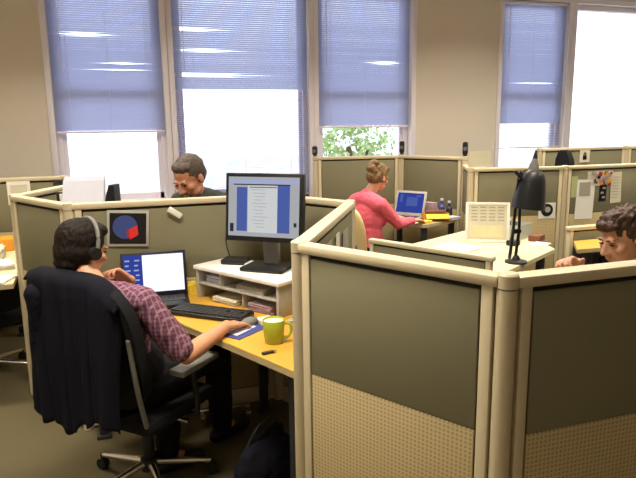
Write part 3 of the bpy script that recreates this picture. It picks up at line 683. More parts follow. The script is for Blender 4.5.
# riser
RA = math.radians(-58)
RC = V((0.625, 3.10, DZ)); rs = thing('monitor_riser', 'white two-tier monitor riser with a middle shelf, on the maple desk', 'riser', RC, RA)
MB().box((0, 0, 0.178), (0.66, 0.27, 0.022), bevel=0.004).build('top_board', white, rs)
for sx in (-1, 1): MB().box((sx * 0.310, 0, 0.0835), (0.016, 0.25, 0.167), bevel=0.002).build('side_panel', lightgrey, rs)
MB().box((0, 0.0, 0.088), (0.604, 0.24, 0.012), bevel=0.002).build('middle_shelf', lightgrey, rs)
MB().box((-0.12, 0.0, 0.130), (0.010, 0.24, 0.072), bevel=0.002).build('divider', lightgrey, rs)
MB().box((0.04, -0.02, 0.041), (0.010, 0.18, 0.082), bevel=0.002).build('lower_divider', lightgrey, rs)
Rr = rotz(RA)
def on_riser(x, y, z): return RC + Rr @ V((x, y, z))
for k, (x, y, z, sx, sy, h, m, l) in enumerate([(0.10, -0.03, 0.094, 0.20, 0.16, 0.028, print_grey, 'grey stack of papers on the riser shelf at its right'), (-0.21, 0.0, 0.094, 0.12, 0.18, 0.040, bluepaper, 'pale stack of papers in the left slot of the riser'),
        (-0.10, -0.05, 0.0, 0.18, 0.14, 0.03, paperc, 'cream papers under the riser shelf at its left'), (0.17, -0.04, 0.0, 0.16, 0.15, 0.045, mauve, 'mauve-brown pile of cards under the riser at its right')]):
    t = thing('paper_stack', l, 'papers', on_riser(x, y, z), RA)
    m_ = MB(); z_ = 0; q = 0
    while z_ < h: hh = 0.005; m_.box((random.uniform(-.006, .006), random.uniform(-.006, .006), z_ + hh / 2), (sx, sy, hh * 0.95), rot=rotz(random.uniform(-.06, .06))); z_ += hh
    m_.build('sheets', m, t, smooth=0)
# desktop screen
MAng = math.radians(-38)
mn = thing('monitor', 'black desktop screen showing a page between blue sidebars, on the white riser', 'monitor', on_riser(0.075, 0.055, 0.189), MAng)
MB().box((0, 0, 0.012), (0.25, 0.20, 0.022), bevel=0.008).build('stand_base', black, mn)
Rm = Matrix.Rotation(math.radians(-6), 3, 'X')
MB().box((0.0, 0.04, 0.11), (0.085, 0.03, 0.20), rot=Matrix.Rotation(0.12, 3, 'X'), bevel=0.008).build('stand_neck', greypl, mn)
mc = V((-0.018, 0.0, 0.332))
def mbx(x, y, z, sx, sy, sz, m, nm, par, bev=0.0): return MB().box(mc + Rm @ V((x, y, z)), (sx, sy, sz), rot=Rm, bevel=bev).build(nm, m, par, smooth=35 if bev else 0)
mbx(0, 0.018, 0, 0.452, 0.045, 0.366, black, 'housing', mn, 0.008)
ms = mbx(0, -0.0052, 0.004, 0.412, 0.0012, 0.318, sc_g, 'screen', mn)
mbx(-0.125, -0.0060, -0.01, 0.062, 0.0008, 0.236, sc_n, 'left_sidebar', ms); mbx(0.118, -0.0060, -0.006, 0.070, 0.0008, 0.250, sc_n, 'right_sidebar', ms)
mbx(-0.004, -0.0060, -0.008, 0.172, 0.0008, 0.250, sc_m, 'page', ms)
mbx(0, -0.0060, 0.139, 0.40, 0.0008, 0.018, sc_l, 'title_bar', ms); mbx(-0.01, -0.0064, 0.122, 0.33, 0.0006, 0.006, sc_k, 'toolbar', ms)
mbx(-0.185, -0.0062, -0.11, 0.022, 0.0008, 0.045, sc_k, 'corner_icon', ms); mbx(0.185, -0.0062, -0.085, 0.016, 0.0008, 0.022, sc_k, 'clock_icon', ms)
tl = MB()
for r in range(12): tl.box(mc + Rm @ V((-0.030 + (r % 3) * 0.006, -0.0066, 0.095 - r * 0.018)), (0.085 - (r % 4) * 0.012, 0.0004, 0.0035), rot=Rm)
tl.build('text_lines', sc_g, ms, smooth=0)
mbx(-0.0, -0.0066, 0.108, 0.16, 0.0004, 0.004, sc_k, 'heading_rule', ms)
# keyboard, mouse, pad, mug etc.
KA = math.atan2(2.937 - 3.241, 0.567 - 0.211)
kt = thing('keyboard', 'black full-size keyboard in front of the man in plaid', 'keyboard', (0.378, 2.952, DZ), KA)
MB().box((0, 0, 0.011), (0.425, 0.150, 0.020), bevel=0.006).build('case', black, kt)
ks = MB()
for r in range(6):
    for k in range(21):
        if k in (15, 19) and r in (2,): continue
        ks.box((-0.196 + k * 0.0196, 0.056 - r * 0.0205 - (0.004 if r else 0), 0.0245), (0.0155, 0.0155, 0.008), bevel=0.0)
ks.build('keys', darkgrey, kt, smooth=0)
pd = thing('mouse_pad', 'blue and white printed mouse pad under the man right hand', 'mouse pad', (0.478, 2.690, DZ), math.radians(38))
MB().box((0, 0, 0.002), (0.24, 0.20, 0.004), bevel=0.001).build('pad', mat('navy_print', (0.05, 0.06, 0.22), 0.6, noise_amt=0.3, noise_scale=30), pd)
MB().prism([(-0.09, -0.06), (0.06, -0.05), (0.085, 0.06), (0.0, 0.08), (-0.08, 0.03)], 0.004, 0.0046).build('white_picture', bluepaper, pd, smooth=0)
mo = thing('mouse', 'grey computer mouse under the fingers of the man in plaid', 'mouse', mouse_p + V((0.0, 0.0, 0.0046)), math.radians(40))
mm = MB(); mm.ell((0, 0, 0.012), None, (0.056, 0.031, 0.024)); bmesh.ops.bisect_plane(mm.bm, geom=mm.bm.verts[:] + mm.bm.edges[:] + mm.bm.faces[:], plane_co=(0, 0, 0.0), plane_no=(0, 0, -1), clear_outer=True); mm.build('shell', greypl, mo)
MB().cyl((0.028, -0.004, 0.031), (0.028, 0.004, 0.031), 0.006, seg=14).build('scroll_wheel', black, mo)
mg = thing('mug', 'lime green mug on the near end of the maple desk', 'mug', (0.588, 2.462, DZ), math.radians(-20))
MB().lathe([(0.036, 0.0), (0.040, 0.003), (0.0465, 0.05), (0.049, 0.104), (0.0475, 0.106), (0.045, 0.103), (0.042, 0.05), (0.036, 0.010)], seg=36).build('cup', lime, mg, smooth=50)
MB().lathe([(0.0425, 0.0), (0.0452, 0.045)], c=(0, 0, 0.0525), seg=36).build('inner_glaze', limein, mg, smooth=50)
MB().tube([(0.044, 0, 0.088), (0.072, 0, 0.086), (0.078, 0, 0.055), (0.064, 0, 0.028), (0.042, 0, 0.024)], 0.0065).build('handle', lime, mg)
us = thing('usb_stick', 'small dark stick lying in front of the lime mug', 'stick', (0.530, 2.335, DZ), math.radians(10))
MB().box((0, 0, 0.006), (0.055, 0.018, 0.011), bevel=0.003).build('body', darkgrey, us); MB().box((0.033, 0, 0.006), (0.014, 0.012, 0.005)).build('plug', chrome, us, smooth=0)
for (x, y, s_, l, m) in ((0.322, 3.384, 0.0, 'yellow sticky-note block left of the riser', yellow), (0.615, 2.735, 0.3, 'crumpled cream note beside the mouse', paperc)):
    t = thing('note_pad', l, 'notes', (x, y, DZ), s_); mm = MB()
    for k in range(6 if not s_ else 2): mm.box((0, 0, 0.006 + k * 0.011), (0.08, 0.08, 0.0105), rot=rotz(k * 0.05), bevel=0.001)
    mm.build('sheets', m, t)
dv = thing('network_box', 'small flat black box with a cable on the riser, left of the screen', 'router', on_riser(-0.175, 0.045, 0.189), MAng + 0.15)
MB().box((0, 0, 0.015), (0.14, 0.105, 0.028), bevel=0.006).build('case', black, dv)
MB().tube([(-0.05, 0.045, 0.028), (-0.07, 0.05, 0.12), (-0.05, 0.055, 0.24), (0.02, 0.06, 0.33)], 0.0035).build('cable', black, dv)
pp = thing('paper_pile', 'white sheet lying behind the black box on the riser', 'papers', on_riser(-0.06, 0.085, 0.189), MAng - 0.2); MB().box((0, 0, 0.004), (0.12, 0.09, 0.008)).build('sheets', paper, pp, smooth=0)
cc = tag(MB().tube([(0.70, 2.60, DZ + 0.007), (0.78, 2.68, DZ + 0.03), (0.72, 2.70, DZ + 0.008), (0.80, 2.61, DZ + 0.035), (0.85, 2.66, DZ + 0.008)], 0.006).build('cable', lightgrey), 'tangle of grey cable at the right end of the riser', 'cable')
# poster and clip on the panel behind the laptop (faces -y)
py = 3.424
po = thing('poster', 'black poster with a blue disc and red cube, pinned beside the man head', 'poster', (0.005, py, 1.16)); Rp = Matrix.Rotation(math.radians(4), 3, 'Y')
MB().box((0, 0, 0), (0.222, 0.006, 0.202), rot=Rp, bevel=0.001).build('border', lightgrey, po)
MB().box(Rp @ V((0, -0.0035, 0)), (0.194, 0.002, 0.172), rot=Rp).build('sheet', black, po, smooth=0)
def flat(pts, y, m, nm, par):
    mb = MB(); lo = [mb.bm.verts.new(Rp @ V((x, y, z))) for x, z in pts]; hi = [mb.bm.verts.new(Rp @ V((x, y - 0.0008, z))) for x, z in pts]; k_ = len(pts)
    mb.bm.faces.new(lo); mb.bm.faces.new(hi[::-1])
    for k in range(k_): mb.bm.faces.new((lo[k], lo[(k + 1) % k_], hi[(k + 1) % k_], hi[k]))
    return mb.build(nm, m, par, smooth=0)
dc = flat([(-0.015 + 0.066 * math.cos(a), 0.008 + 0.066 * math.sin(a)) for a in [2 * PI * k / 40 for k in range(40)]], -0.0046, bluem, 'blue_disc', po)
flat([(0.004, -0.006), (0.048, 0.020), (0.055, -0.035), (0.012, -0.062)], -0.0056, redm, 'red_cube_face', dc)
flat([(0.004, -0.006), (0.012, -0.062), (-0.006, -0.045), (-0.008, -0.01)], -0.0056, redd, 'red_cube_side', dc)
cl = tag(MB().box((0.262, 3.415, 1.235), (0.085, 0.014, 0.034), rot=Matrix.Rotation(math.radians(35), 3, 'Y'), bevel=0.006).build('clip', white), 'white tag hanging askew below the panel rail', 'tag')
# under the desk
fr_ = thing('foot_rest', 'chrome foot rest bar on the carpet under the maple desk', 'foot rest', (0.48, 3.30, 0), -0.06)
MB().tube([(-0.15, 0, 0.07), (0.15, 0, 0.07)], 0.011).build('bar', chrome, fr_)
for sx in (-1, 1): MB().box((sx * 0.13, 0, 0.03), (0.04, 0.14, 0.06), bevel=0.012).build('foot', chrome, fr_)
bg = thing('bag', 'black bag slumped on the carpet under the near end of the desk', 'bag', (0.56, 2.56, 0), 0.6)
bb = MB(); bb.ell((0, 0, 0.12), None, (0.20, 0.10, 0.14)); bb.box((0, 0, 0.05), (0.36, 0.18, 0.10), bevel=0.03); bb.cap((-0.12, 0, 0.2), (0.10, 0.02, 0.24), 0.05, 0.04)
bmesh.ops.transform(bb.bm, matrix=bg.matrix_world, verts=bb.bm.verts); blob(bb, 'pouch', navy, bg, 0.01, 6, 0.012, 14)
MB().tube([(-0.13, 0.02, 0.22), (-0.05, 0.0, 0.33), (0.06, 0.0, 0.33), (0.12, 0.02, 0.24)], 0.008).build('handle', black, bg)

# ------------------------------------------------------------------ middle bay: lamp, print, odds and ends
LPt = V((2.545, 3.40, DZ))
la = thing('desk_lamp', 'black architect desk lamp with a deep conical shade on the pale desk', 'lamp', LPt)
MB().lathe([(0.075, 0), (0.075, 0.012), (0.03, 0.022), (0.016, 0.05)], seg=28).build('base', black, la)
sh_c = V((0.02, -0.02, 0.56))
arm = MB(); elb = V((-0.01, 0.0, 0.40))
for o_ in (-0.024, 0.024): arm.cap((o_ - 0.03, 0, 0.04), V((o_ - 0.012, 0, 0.22)), 0.011); arm.cap((o_ - 0.012, 0, 0.22), V((o_ * 0.4, -0.0, 0.62)), 0.010)
arm.build('lower_arm', black, la)
MB().cyl((-0.04, 0, 0.22), (0.02, 0, 0.22), 0.016, seg=16).build('joint', black, la)
sp_ = MB()
for o_ in (-0.005,): 
    pts = [V((o_ - 0.02 + 0.006 * math.cos(k * 1.3), 0.02 + 0.006 * math.sin(k * 1.3), 0.06 + k * 0.0022)) for k in range(60)]; sp_.tube(pts, 0.0018, seg=5, sub=1)
sp_.build('spring', chrome, la)
Rs = Matrix.Rotation(math.radians(6), 3, 'Y')
shd = MB().lathe([(0.112, 0.0), (0.108, 0.05), (0.100, 0.12), (0.090, 0.19), (0.076, 0.240), (0.050, 0.262), (0.045, 0.260), (0.072, 0.235), (0.086, 0.185), (0.096, 0.12), (0.104, 0.05), (0.108, 0.0)], c=(0.06, -0.02, 0.375), seg=36, R=Rs)
shade = shd.build('shade', black, la, smooth=40)
MB().lathe([(0.036, 0.0), (0.032, 0.03), (0.022, 0.055), (0.017, 0.075)], c=V((0.06, -0.02, 0.375)) + Rs @ V((0, 0, 0.262)), seg=20, R=Rs).build('socket_cap', greypl, la)
MB().lathe([(0.017, 0.0), (0.013, 0.02), (0.005, 0.06)], c=V((0.06, -0.02, 0.375)) + Rs @ V((0, 0, 0.338)), seg=20, R=Rs).build('cap_tip', black, la)
MB().ell(V((0.06, -0.02, 0.375)) + Rs @ V((0, 0, 0.07)), None, (0.03, 0.03, 0.045)).build('bulb', white, la)
MB().cap((-0.06, -0.03, 0.63), (-0.01, -0.02, 0.58), 0.012).build('shade_handle', black, la)
MB().tube([(0.0, 0.0, 0.60), (0.0, 0.03, 0.45), (-0.02, 0.03, 0.2), (-0.03, 0.04, 0.02)], 0.003).build('cord', black, la)
# white framed print
pf = thing('picture_frame', 'white-framed print standing upright on the pale desk', 'picture', (2.775, 4.09, DZ), math.radians(-27)); Rf = Matrix.Rotation(math.radians(-10), 3, 'X')
fm_ = MB()
for a, b in (((0, 0.010), (0.345, 0.022)), ((0, 0.315), (0.345, 0.022))): fm_.box(Rf @ V((a[0], 0, a[1])), (b[0], 0.02, b[1]), rot=Rf, bevel=0.003)
for sx in (-1, 1): fm_.box(Rf @ V((sx * 0.163, 0, 0.163)), (0.022, 0.02, 0.30), rot=Rf, bevel=0.003)
fm_.build('frame', white, pf)
ps = MB().box(Rf @ V((0, 0.002, 0.163)), (0.31, 0.01, 0.29), rot=Rf).build('print', paperc, pf, smooth=0)
MB().box(Rf @ V((0, -0.004, 0.09)), (0.25, 0.002, 0.10), rot=Rf).build('photograph', mat('pale_yellow_print', (0.74, 0.68, 0.42), 0.7, noise_amt=0.2, noise_scale=9), ps, smooth=0)
tt = MB()
for r in range(5):
    for k in range(4): tt.box(Rf @ V((-0.105 + k * 0.07, -0.004, 0.285 - r * 0.026)), (0.05, 0.002, 0.008), rot=Rf)
tt.build('printed_lines', print_grey, ps, smooth=0)
MB().box((0, 0.06, 0.102), (0.06, 0.006, 0.2), rot=Matrix.Rotation(math.radians(10), 3, 'X')).build('easel_back', greypl, pf, smooth=0)
def stk(x, y, z, sx, sy, h, m, nm, label, cat, a=0.0, n_=1, bev=0.002):
    t = thing(nm, label, cat, (x, y, z), a); mm = MB()
    for k in range(n_): mm.box((random.uniform(-.004, .004) if n_ > 1 else 0, 0, h * (k + 0.5) / n_), (sx, sy, h / n_ * 0.96), rot=rotz(random.uniform(-.08, .08) if n_ > 1 else 0), bevel=bev)
    mm.build('body', m, t); return t
stk(2.44, 3.98, DZ, 0.24, 0.30, 0.012, paper, 'paper_stack', 'white sheets lying flat left of the framed print', 'papers', 0.5, 3)
ph = thing('desk_phone', 'small black stand at the foot of the framed print', 'phone', (2.90, 3.92, DZ), 0.4); MB().box((0, 0, 0.02), (0.09, 0.08, 0.04), bevel=0.008).build('base', black, ph); MB().cap((-0.03, 0, 0.05), (0.03, 0.02, 0.10), 0.012).build('handset', black, ph)
tb = thing('tray', 'clear plastic tray of small things behind the lamp', 'tray', (3.12, 4.20, DZ), 0.5)
bx = MB()
for (c_, s_) in (((0, 0, 0.004), (0.24, 0.18, 0.008)), ((0, 0.088, 0.06), (0.24, 0.005, 0.12)), ((0, -0.088, 0.06), (0.24, 0.005, 0.12)), ((0.118, 0, 0.06), (0.005, 0.18, 0.12)), ((-0.118, 0, 0.06), (0.005, 0.18, 0.12))): bx.box(c_, s_)
bx.build('walls', clearpl, tb, smooth=0)
for x, y, h, m, l in ((3.06, 4.20, 0.14, bluepl, 'small blue bottle in the clear tray'), (3.15, 4.23, 0.12, greypl, 'small grey bottle in the clear tray')):
    t = thing('bottle', l, 'bottle', (x, y, DZ + 0.009)); MB().lathe([(0.022, 0), (0.024, 0.01), (0.024, h * 0.65), (0.010, h * 0.78), (0.010, h)], seg=18).build('body', m, t); MB().lathe([(0.012, 0), (0.012, 0.02)], c=(0, 0, h), seg=14).build('cap', white, t)
stk(3.19, 4.01, DZ, 0.12, 0.09, 0.05, brown, 'box', 'small red-brown box at the right end of the pale desk', 'box', 0.5)
stk(3.10, 3.85, DZ, 0.16, 0.12, 0.010, paper, 'paper_stack', 'white sheets on the right corner of the pale desk', 'papers', 0.6, 2)
# cards pinned to the lamp panel (face at y about 4.70..4.77)
def pinned(u0, z, sx, sz, m, nm, label, cat, p0, p1, off, rot=0.0):
    p0, p1 = V((*p0, 0)), V((*p1, 0)); d = (p1 - p0).normalized(); nn = V((d.y, -d.x, 0)); c_ = p0 + d * u0 + nn * off + up * z
    t = thing(nm, label, cat, c_, math.atan2(d.y, d.x)); Rr_ = Matrix.Rotation(rot, 3, 'Y'); MB().box((0, 0, 0), (sx, 0.003, sz), rot=Rr_).build('sheet', m, t, smooth=0); return t, Rr_
cd, _ = pinned(0.755, 0.895, 0.17, 0.15, paper, 'card', 'white card with a round black emblem pinned behind the lamp', 'card', F2, F, 0.0265)
em = MB().lathe([(0.030, 0), (0.060, 0.0), (0.060, 0.002), (0.030, 0.002)], c=(0, -0.0015, 0.005), seg=30, R=Matrix.Rotation(PI / 2, 3, 'X')); em.box((0, -0.0027, 0.005), (0.025, 0.002, 0.025), rot=Matrix.Rotation(0.7, 3, 'Y')); em.build('emblem', black, cd, smooth=0)
MB().lathe([(0.028, 0), (0.028, 0.0032)], c=(0.006, -0.0015, 0.010), seg=24, R=Matrix.Rotation(PI / 2, 3, 'X')).build('emblem_centre', lightgrey, cd, smooth=0)
cd2 = thing('sign_card', 'white blank card standing on the rail left of the lamp', 'card', (3.13, 4.786, ZP + 0.001), math.atan2(F[1] - F2[1], F[0] - F2[0])); MB().box((0, 0, 0.075), (0.21, 0.005, 0.15)).build('sheet', paperc, cd2, smooth=0); MB().box((0, 0.0, 0.004), (0.1, 0.03, 0.008)).build('foot', white, cd2, smooth=0)
# papers on the right-hand panel
FM = (F, Mm); FMx = lambda x: x - F[0]
a1, _ = pinned(0.235, 0.985, 0.21, 0.38, paper, 'paper_sheet', 'large white printed sheet pinned below the collage', 'paper', *FM, 0.0265, 0.03); MB().box((-0.01, -0.0025, 0.10), (0.13, 0.002, 0.13)).build('grey_picture', print_grey, a1, smooth=0)
a2, _ = pinned(0.60, 1.085, 0.13, 0.30, paperc, 'paper_sheet', 'narrow white sheet pinned right of the collage', 'paper', *FM, 0.0265, -0.04)
tl2 = MB()
for r in range(8): tl2.box((-0.01 * (r % 2), -0.0022, 0.10 - r * 0.028), (0.08, 0.0012, 0.006))
tl2.build('printed_lines', print_grey, a2, smooth=0)
a3, _ = pinned(0.40, 1.18, 0.30, 0.14, paperc, 'collage', 'reddish photo collage pinned at the top of the right-hand panel', 'collage', *FM, 0.0265)
for k in range(26):
    m = random.choice([brown, mauve, redd, blackmat, orange, print_grey]); MB().box((random.uniform(-0.10, 0.13), -0.0020 - 0.0002 * k, random.uniform(-0.055, 0.055)), (random.uniform(.025, .05), 0.0012, random.uniform(.02, .04)), rot=Matrix.Rotation(random.uniform(-.6, .6), 3, 'Y')).build('photograph', m, a3, smooth=0)
a4, _ = pinned(0.445, 1.04, 0.08, 0.16, blackmat, 'photo_strip', 'dark photo strip hanging between the two white sheets', 'photo', *FM, 0.0265)
for k in range(3): MB().box((0.01 * (-1) ** k, -0.0024, 0.045 - k * 0.045), (0.035, 0.0012, 0.02)).build('photograph', mauve, a4, smooth=0)
a5, _ = pinned(0.10, 1.11, 0.07, 0.20, mat('pale_green_paper', (0.45, 0.52, 0.25), 0.8, noise_amt=0.1, noise_scale=30), 'paper_sheet', 'pale green strip pinned left of the large sheet', 'paper', *FM, 0.0262)
cdc, _ = pinned(0.585, 1.345, 0.135, 0.145, paperc, 'card', 'pale card with a dark figure below the white window at right', 'card', (4.35, 5.50), (5.53, 5.49), 0.0265); MB().lathe([(0.018, 0), (0.022, 0.002)], c=(0, -0.002, 0.02), R=Matrix.Rotation(PI / 2, 3, 'X'), seg=16).build('figure', brown, cdc, smooth=0); MB().box((0, -0.0026, -0.018), (0.05, 0.002, 0.05)).build('figure_body', blackmat, cdc, smooth=0)
# black drawer unit, added to stand for the shade under the right-hand yellow desk
pe = thing('shade_drawers', 'black drawer unit added to stand for the shade under the yellow desk at right', 'cabinet', (3.72, 3.76, 0), 0.0)
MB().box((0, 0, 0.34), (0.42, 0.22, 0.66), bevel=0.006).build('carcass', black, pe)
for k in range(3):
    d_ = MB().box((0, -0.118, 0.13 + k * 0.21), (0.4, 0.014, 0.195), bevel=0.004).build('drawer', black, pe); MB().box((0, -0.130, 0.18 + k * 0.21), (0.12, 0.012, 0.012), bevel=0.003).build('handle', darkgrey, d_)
# ------------------------------------------------------------------ pink bay desk things
pl = thing('laptop', 'silver-edged laptop with a dark blue screen on the tan desk', 'laptop', (2.62, 5.30, 0.79), math.radians(-52))
MB().box((0, 0, 0.012), (0.33, 0.23, 0.022), bevel=0.004).build('base', lightgrey, pl)
R_ = Matrix.Rotation(math.radians(-18), 3, 'X'); h_ = V((0, 0.11, 0.024))
ld = MB().box(h_ + R_ @ V((0, 0, 0.125)), (0.33, 0.012, 0.25), rot=R_, bevel=0.004).build('lid', lightgrey, pl)
s3 = MB().box(h_ + R_ @ V((0, -0.0068, 0.128)), (0.285, 0.0016, 0.20), rot=R_).build('screen', sc_b, pl, smooth=0)
for (x, z, sx, sz) in ((0.02, 0.14, 0.12, 0.09), (-0.1, 0.17, 0.03, 0.08), (0.09, 0.20, 0.06, 0.02)): MB().box(h_ + R_ @ V((x, -0.0078, z)), (sx, 0.0008, sz), rot=R_).build('screen_window', sc_n, s3, smooth=0)
kk = MB()
for r in range(5):
    for k in range(13): kk.box((-0.132 + k * 0.022, 0.07 - r * 0.022, 0.024), (0.018, 0.018, 0.003))
kk.build('keyboard', darkgrey, pl, smooth=0)
PZ = 0.79
ob = thing('box', 'open orange cardboard box on the tan desk of the woman in pink', 'box', (2.88, 5.13, PZ), -0.3)
bx = MB()
for (c_, s_) in (((0, 0, 0.004), (0.24, 0.16, 0.008)), ((0, 0.078, 0.035), (0.24, 0.004, 0.07)), ((0, -0.078, 0.035), (0.24, 0.004, 0.07)), ((0.118, 0, 0.035), (0.004, 0.16, 0.07)), ((-0.118, 0, 0.035), (0.004, 0.16, 0.07))): bx.box(c_, s_)
bx.build('walls', orange, ob, smooth=0); MB().box((0.0, -0.11, 0.05), (0.22, 0.07, 0.004), rot=Matrix.Rotation(0.5, 3, 'X')).build('flap', yellow, ob, smooth=0)
stk(2.88, 5.13, PZ + 0.009, 0.18, 0.10, 0.085, brown, 'book', 'dark brown book lying in the orange box', 'book', -0.3, 2)
stk(2.70, 4.99, PZ, 0.10, 0.08, 0.025, yellow, 'note_pad', 'yellow pad in front of the orange box', 'notes', 0.4, 2)
stk(2.93, 5.36, PZ, 0.16, 0.07, 0.15, mauve, 'box', 'mauve box standing behind the orange box', 'box', -1.1)
for x, y, h, m, l in ((3.02, 5.26, 0.17, bluepl, 'tall blue bottle on the tan desk, right of the mauve box'), (3.07, 5.20, 0.15, darkgrey, 'dark bottle next to the blue bottle on the tan desk')):
    t = thing('bottle', l, 'bottle', (x, y, PZ)); MB().lathe([(0.030, 0), (0.033, 0.01), (0.033, h * 0.65), (0.014, h * 0.8), (0.014, h)], seg=18).build('body', m, t); MB().lathe([(0.016, 0), (0.016, 0.022)], c=(0, 0, h), seg=14).build('cap', bluepaper, t)
stk(3.05, 5.10, PZ, 0.13, 0.11, 0.03, bluepaper, 'paper_stack', 'bluish papers at the right end of the tan desk', 'papers', 0.2, 3)
# little dark speakers on top of the tall panels
for (x, y, z, s_, l) in ((1.963, 6.109, 1.392, 0.8, 'small dark speaker on the panel post right of the desktop screen'), (2.935, 6.005, 1.392, 1.1, 'small dark speaker on the panel post below the third blind'), (3.281, 5.278, 1.392, 1.1, 'small dark speaker on the panel post left of the blank card')):
    t = thing('speaker', l, 'speaker', (x, y, z), -0.6); b_ = MB(); b_.box((0, 0, 0.06 * s_ + 0.012), (0.055, 0.06, 0.12 * s_), bevel=0.018); b_.build('cabinet', black, t); MB().cyl((0, 0, 0), (0, 0, 0.016), 0.024, 0.018, seg=16).build('foot', darkgrey, t); MB().cyl((0, -0.031, 0.07 * s_), (0, -0.028, 0.07 * s_), 0.020, seg=16).build('grille', greypl, t)

# ------------------------------------------------------------------ pinned pages on the inner panel (seen over the near rail)
for u, z, sx, sz, m, l in ((0.62, 1.10, 0.09, 0.26, paper, 'tall white slip pinned on the inner face of the cream-railed panel'), (0.40, 1.13, 0.16, 0.20, print_grey, 'mottled grey print pinned nearest the near corner'), (0.84, 1.10, 0.16, 0.22, print_grey, 'mottled grey print pinned deeper in the bay, near the beech chair')):
    pinned(u, z, sx, sz, m, 'paper_sheet', l, 'paper', B, Cc, 0.0265)

# ------------------------------------------------------------------ grey-haired man's bay: cabinet with papers, far left desk things
cb = thing('storage_cabinet', 'cream storage cabinet inside the bay behind the pale left panel', 'cabinet', (-0.22, 4.05, 0), math.radians(-60))
MB().box((0, 0, 0.575), (0.56, 0.26, 1.15), bevel=0.006).build('carcass', cream, cb)
for sx in (-1, 1):
    d_ = MB().box((sx * 0.135, 0.137, 0.57), (0.255, 0.016, 1.08), bevel=0.004).build('door', cream, cb); MB().box((sx * 0.03, 0.152, 0.6), (0.012, 0.02, 0.12), bevel=0.003).build('handle', chrome, d_)
lpz = thing('paper_stack', 'bluish white papers leaning at a slant behind the pale left panel', 'papers', (-0.25, 4.0, 1.152), math.radians(-12)); mm = MB()
for k in range(7): mm.box((0.0, k * 0.009, 0.120 + k * 0.003), (0.25, 0.004, 0.245), rot=Matrix.Rotation(math.radians(-22 + k), 3, 'X'))
mm.build('sheets', bluepaper, lpz, smooth=0)
for k, (m, w_, hh, l) in enumerate(((black, 0.035, 0.15, 'black book upright on the cabinet behind the pale panel, leftmost'), (paper, 0.03, 0.14, 'white book upright beside the leftmost black book'), (black, 0.035, 0.145, 'black book between the white book and the brown book'), (brown, 0.03, 0.15, 'brown book upright next to the leaning papers'))):
    p_ = V((-0.36, 4.27, 1.151)) + V((0.5, -0.866, 0)) * k * 0.045; t = thing('book', l, 'book', p_, math.radians(-60)); MB().box((0, 0, hh / 2), (w_, 0.14, hh), bevel=0.002).build('cover', m, t); MB().box((0, 0.006, hh / 2 + 0.0005), (w_ * 0.75, 0.13, hh)).build('pages', paperc, t, smooth=0)
dm = thing('speaker', 'black wedge-shaped speaker above the rail, right of the leaning papers', 'speaker', (-0.085, 3.80, 1.151), math.radians(-20)); w_ = MB(); w_.prism([(-0.05, -0.05), (0.05, -0.05), (0.05, 0.05), (-0.05, 0.05)], 0, 0.225)
for v in w_.bm.verts:
    if v.co.z > 0.05: v.co.x = v.co.x * 0.3 + 0.03
w_.build('cabinet', black, dm, smooth=0); MB().box((-0.02, 0, 0.11), (0.006, 0.07, 0.15), rot=Matrix.Rotation(0.24, 3, 'Y')).build('grille', darkgrey, dm, smooth=0)
ws = thing('dark_box', 'dark box below the rail of the far left bay', 'bin', (-0.37, 5.33, 1.12), math.radians(-52)); MB().box((0, -0.06, 0.09), (0.34, 0.10, 0.17), bevel=0.004).build('body', black, ws)  # plain black box forming a dark band below the rail
stt, _ = pinned(1.60, 1.18, 0.18, 0.20, paper, 'paper_sheet', 'white sheet pinned on the far left panel', 'paper', (-2.45, 5.60), Q, 0.0265)
MB().box((0, -0.002, 0.03), (0.13, 0.002, 0.08)).build('printed_block', paperc, stt, smooth=0)
stk(-0.93, 4.52, DZ, 0.30, 0.22, 0.04, paper, 'paper_stack', 'spread white papers at the near edge of the far left desk', 'papers', 0.3, 5)
stk(-0.89, 4.16, DZ, 0.32, 0.22, 0.015, paper, 'paper_stack', 'white papers at the front corner of the far left desk', 'papers', -0.2, 3)
stk(-1.05, 4.87, DZ, 0.32, 0.24, 0.09, paperc, 'paper_stack', 'thick cream pile of papers on the far left desk', 'papers', 0.1, 8)
stk(-1.02, 5.24, DZ, 0.28, 0.20, 0.10, orange, 'box', 'orange-brown box at the back of the far left desk', 'box', 0.2, 1)

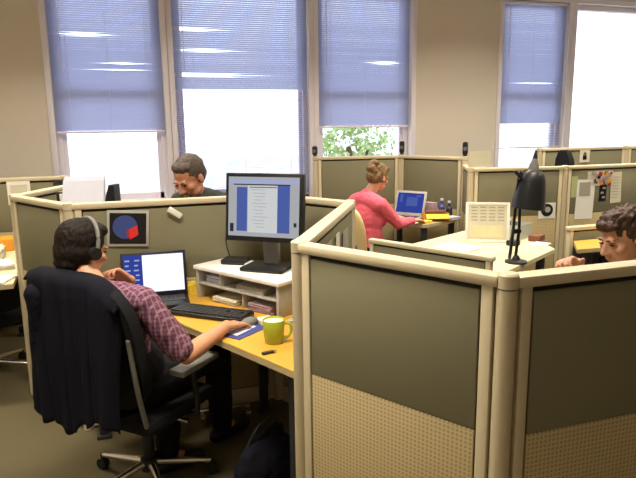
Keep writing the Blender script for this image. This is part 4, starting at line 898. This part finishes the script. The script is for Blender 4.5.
# ------------------------------------------------------------------ lights
warm = (1.0, 0.905, 0.75)
LAMPS = [(-0.02, 1.95, 60), (-0.9, 4.3, 46), (2.4, 2.6, 40), (2.4, 4.5, 40), (4.9, 2.5, 36), (4.9, 4.3, 36), (3.9, 5.0, 26), (0.5, 5.0, 20), (6.6, 3.4, 30), (-2.0, 0.7, 34)]
def ceiling_light(x, y, power):
    t = thing('ceiling_light', 'recessed fluorescent ceiling light above the desks', 'light', (x, y, CZ), 0, 'ceiling lights')
    f = MB()
    for (c_, s_) in (((0, 0.155, -0.02), (1.24, 0.02, 0.04)), ((0, -0.155, -0.02), (1.24, 0.02, 0.04)), ((0.61, 0, -0.02), (0.02, 0.33, 0.04)), ((-0.61, 0, -0.02), (0.02, 0.33, 0.04))): f.box(c_, s_)
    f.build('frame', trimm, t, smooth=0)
    ld = bpy.data.lights.new('lamp_tube', 'AREA'); ld.shape = 'RECTANGLE'; ld.size = 1.15; ld.size_y = 0.28; ld.energy = power; ld.color = warm; ld.spread = math.radians(125)
    lo = bpy.data.objects.new('lamp_tube', ld); C.objects.link(lo); lo.parent = t; lo.location = (0, 0, -0.015)
for x, y, pw in LAMPS: ceiling_light(x, y, pw)
for a, b in wins:                                   # sky portals in the openings
    ld = bpy.data.lights.new('sky_portal', 'AREA'); ld.shape = 'RECTANGLE'; ld.size = b - a; ld.size_y = HEAD - SILL; ld.cycles.is_portal = True
    lo = bpy.data.objects.new('sky_portal', ld); C.objects.link(lo); lo.location = ((a + b) / 2, WY + 0.26, (SILL + HEAD) / 2); lo.rotation_euler = (-PI / 2, 0, 0)
wd = bpy.data.worlds.new('World'); bpy.context.scene.world = wd; wd.use_nodes = True
bgd = wd.node_tree.nodes['Background']; bgd.inputs[0].default_value = (0.84, 0.88, 1.0, 1); bgd.inputs[1].default_value = 3.0

# ------------------------------------------------------------------ camera
f, hz = 595.0, 112.0; roll, yaw = math.radians(0.72), math.radians(18); p = math.atan(hz / f)
fw0 = V((math.sin(yaw), math.cos(yaw), 0)); rt = V((math.cos(yaw), -math.sin(yaw), 0))
fw = fw0 * math.cos(p) - up * math.sin(p); upc = up * math.cos(p) + fw0 * math.sin(p)
xc_ = rt * math.cos(roll) - upc * math.sin(roll); yc_ = rt * math.sin(roll) + upc * math.cos(roll)
M = Matrix((xc_, yc_, -fw)).transposed().to_4x4(); M.translation = V((0, 0, 1.70))
cd_ = bpy.data.cameras.new('camera'); cam = bpy.data.objects.new('camera', cd_); C.objects.link(cam); cam.matrix_world = M
cd_.sensor_width = 36; cd_.lens = 36 * f / 636; cd_.clip_start = 0.05
sc = bpy.context.scene; sc.camera = cam
sc.view_settings.view_transform = 'Standard'; sc.view_settings.look = 'None'; sc.view_settings.gamma = 1; sc.view_settings.exposure = 0.0; sc.view_settings.use_curve_mapping = False
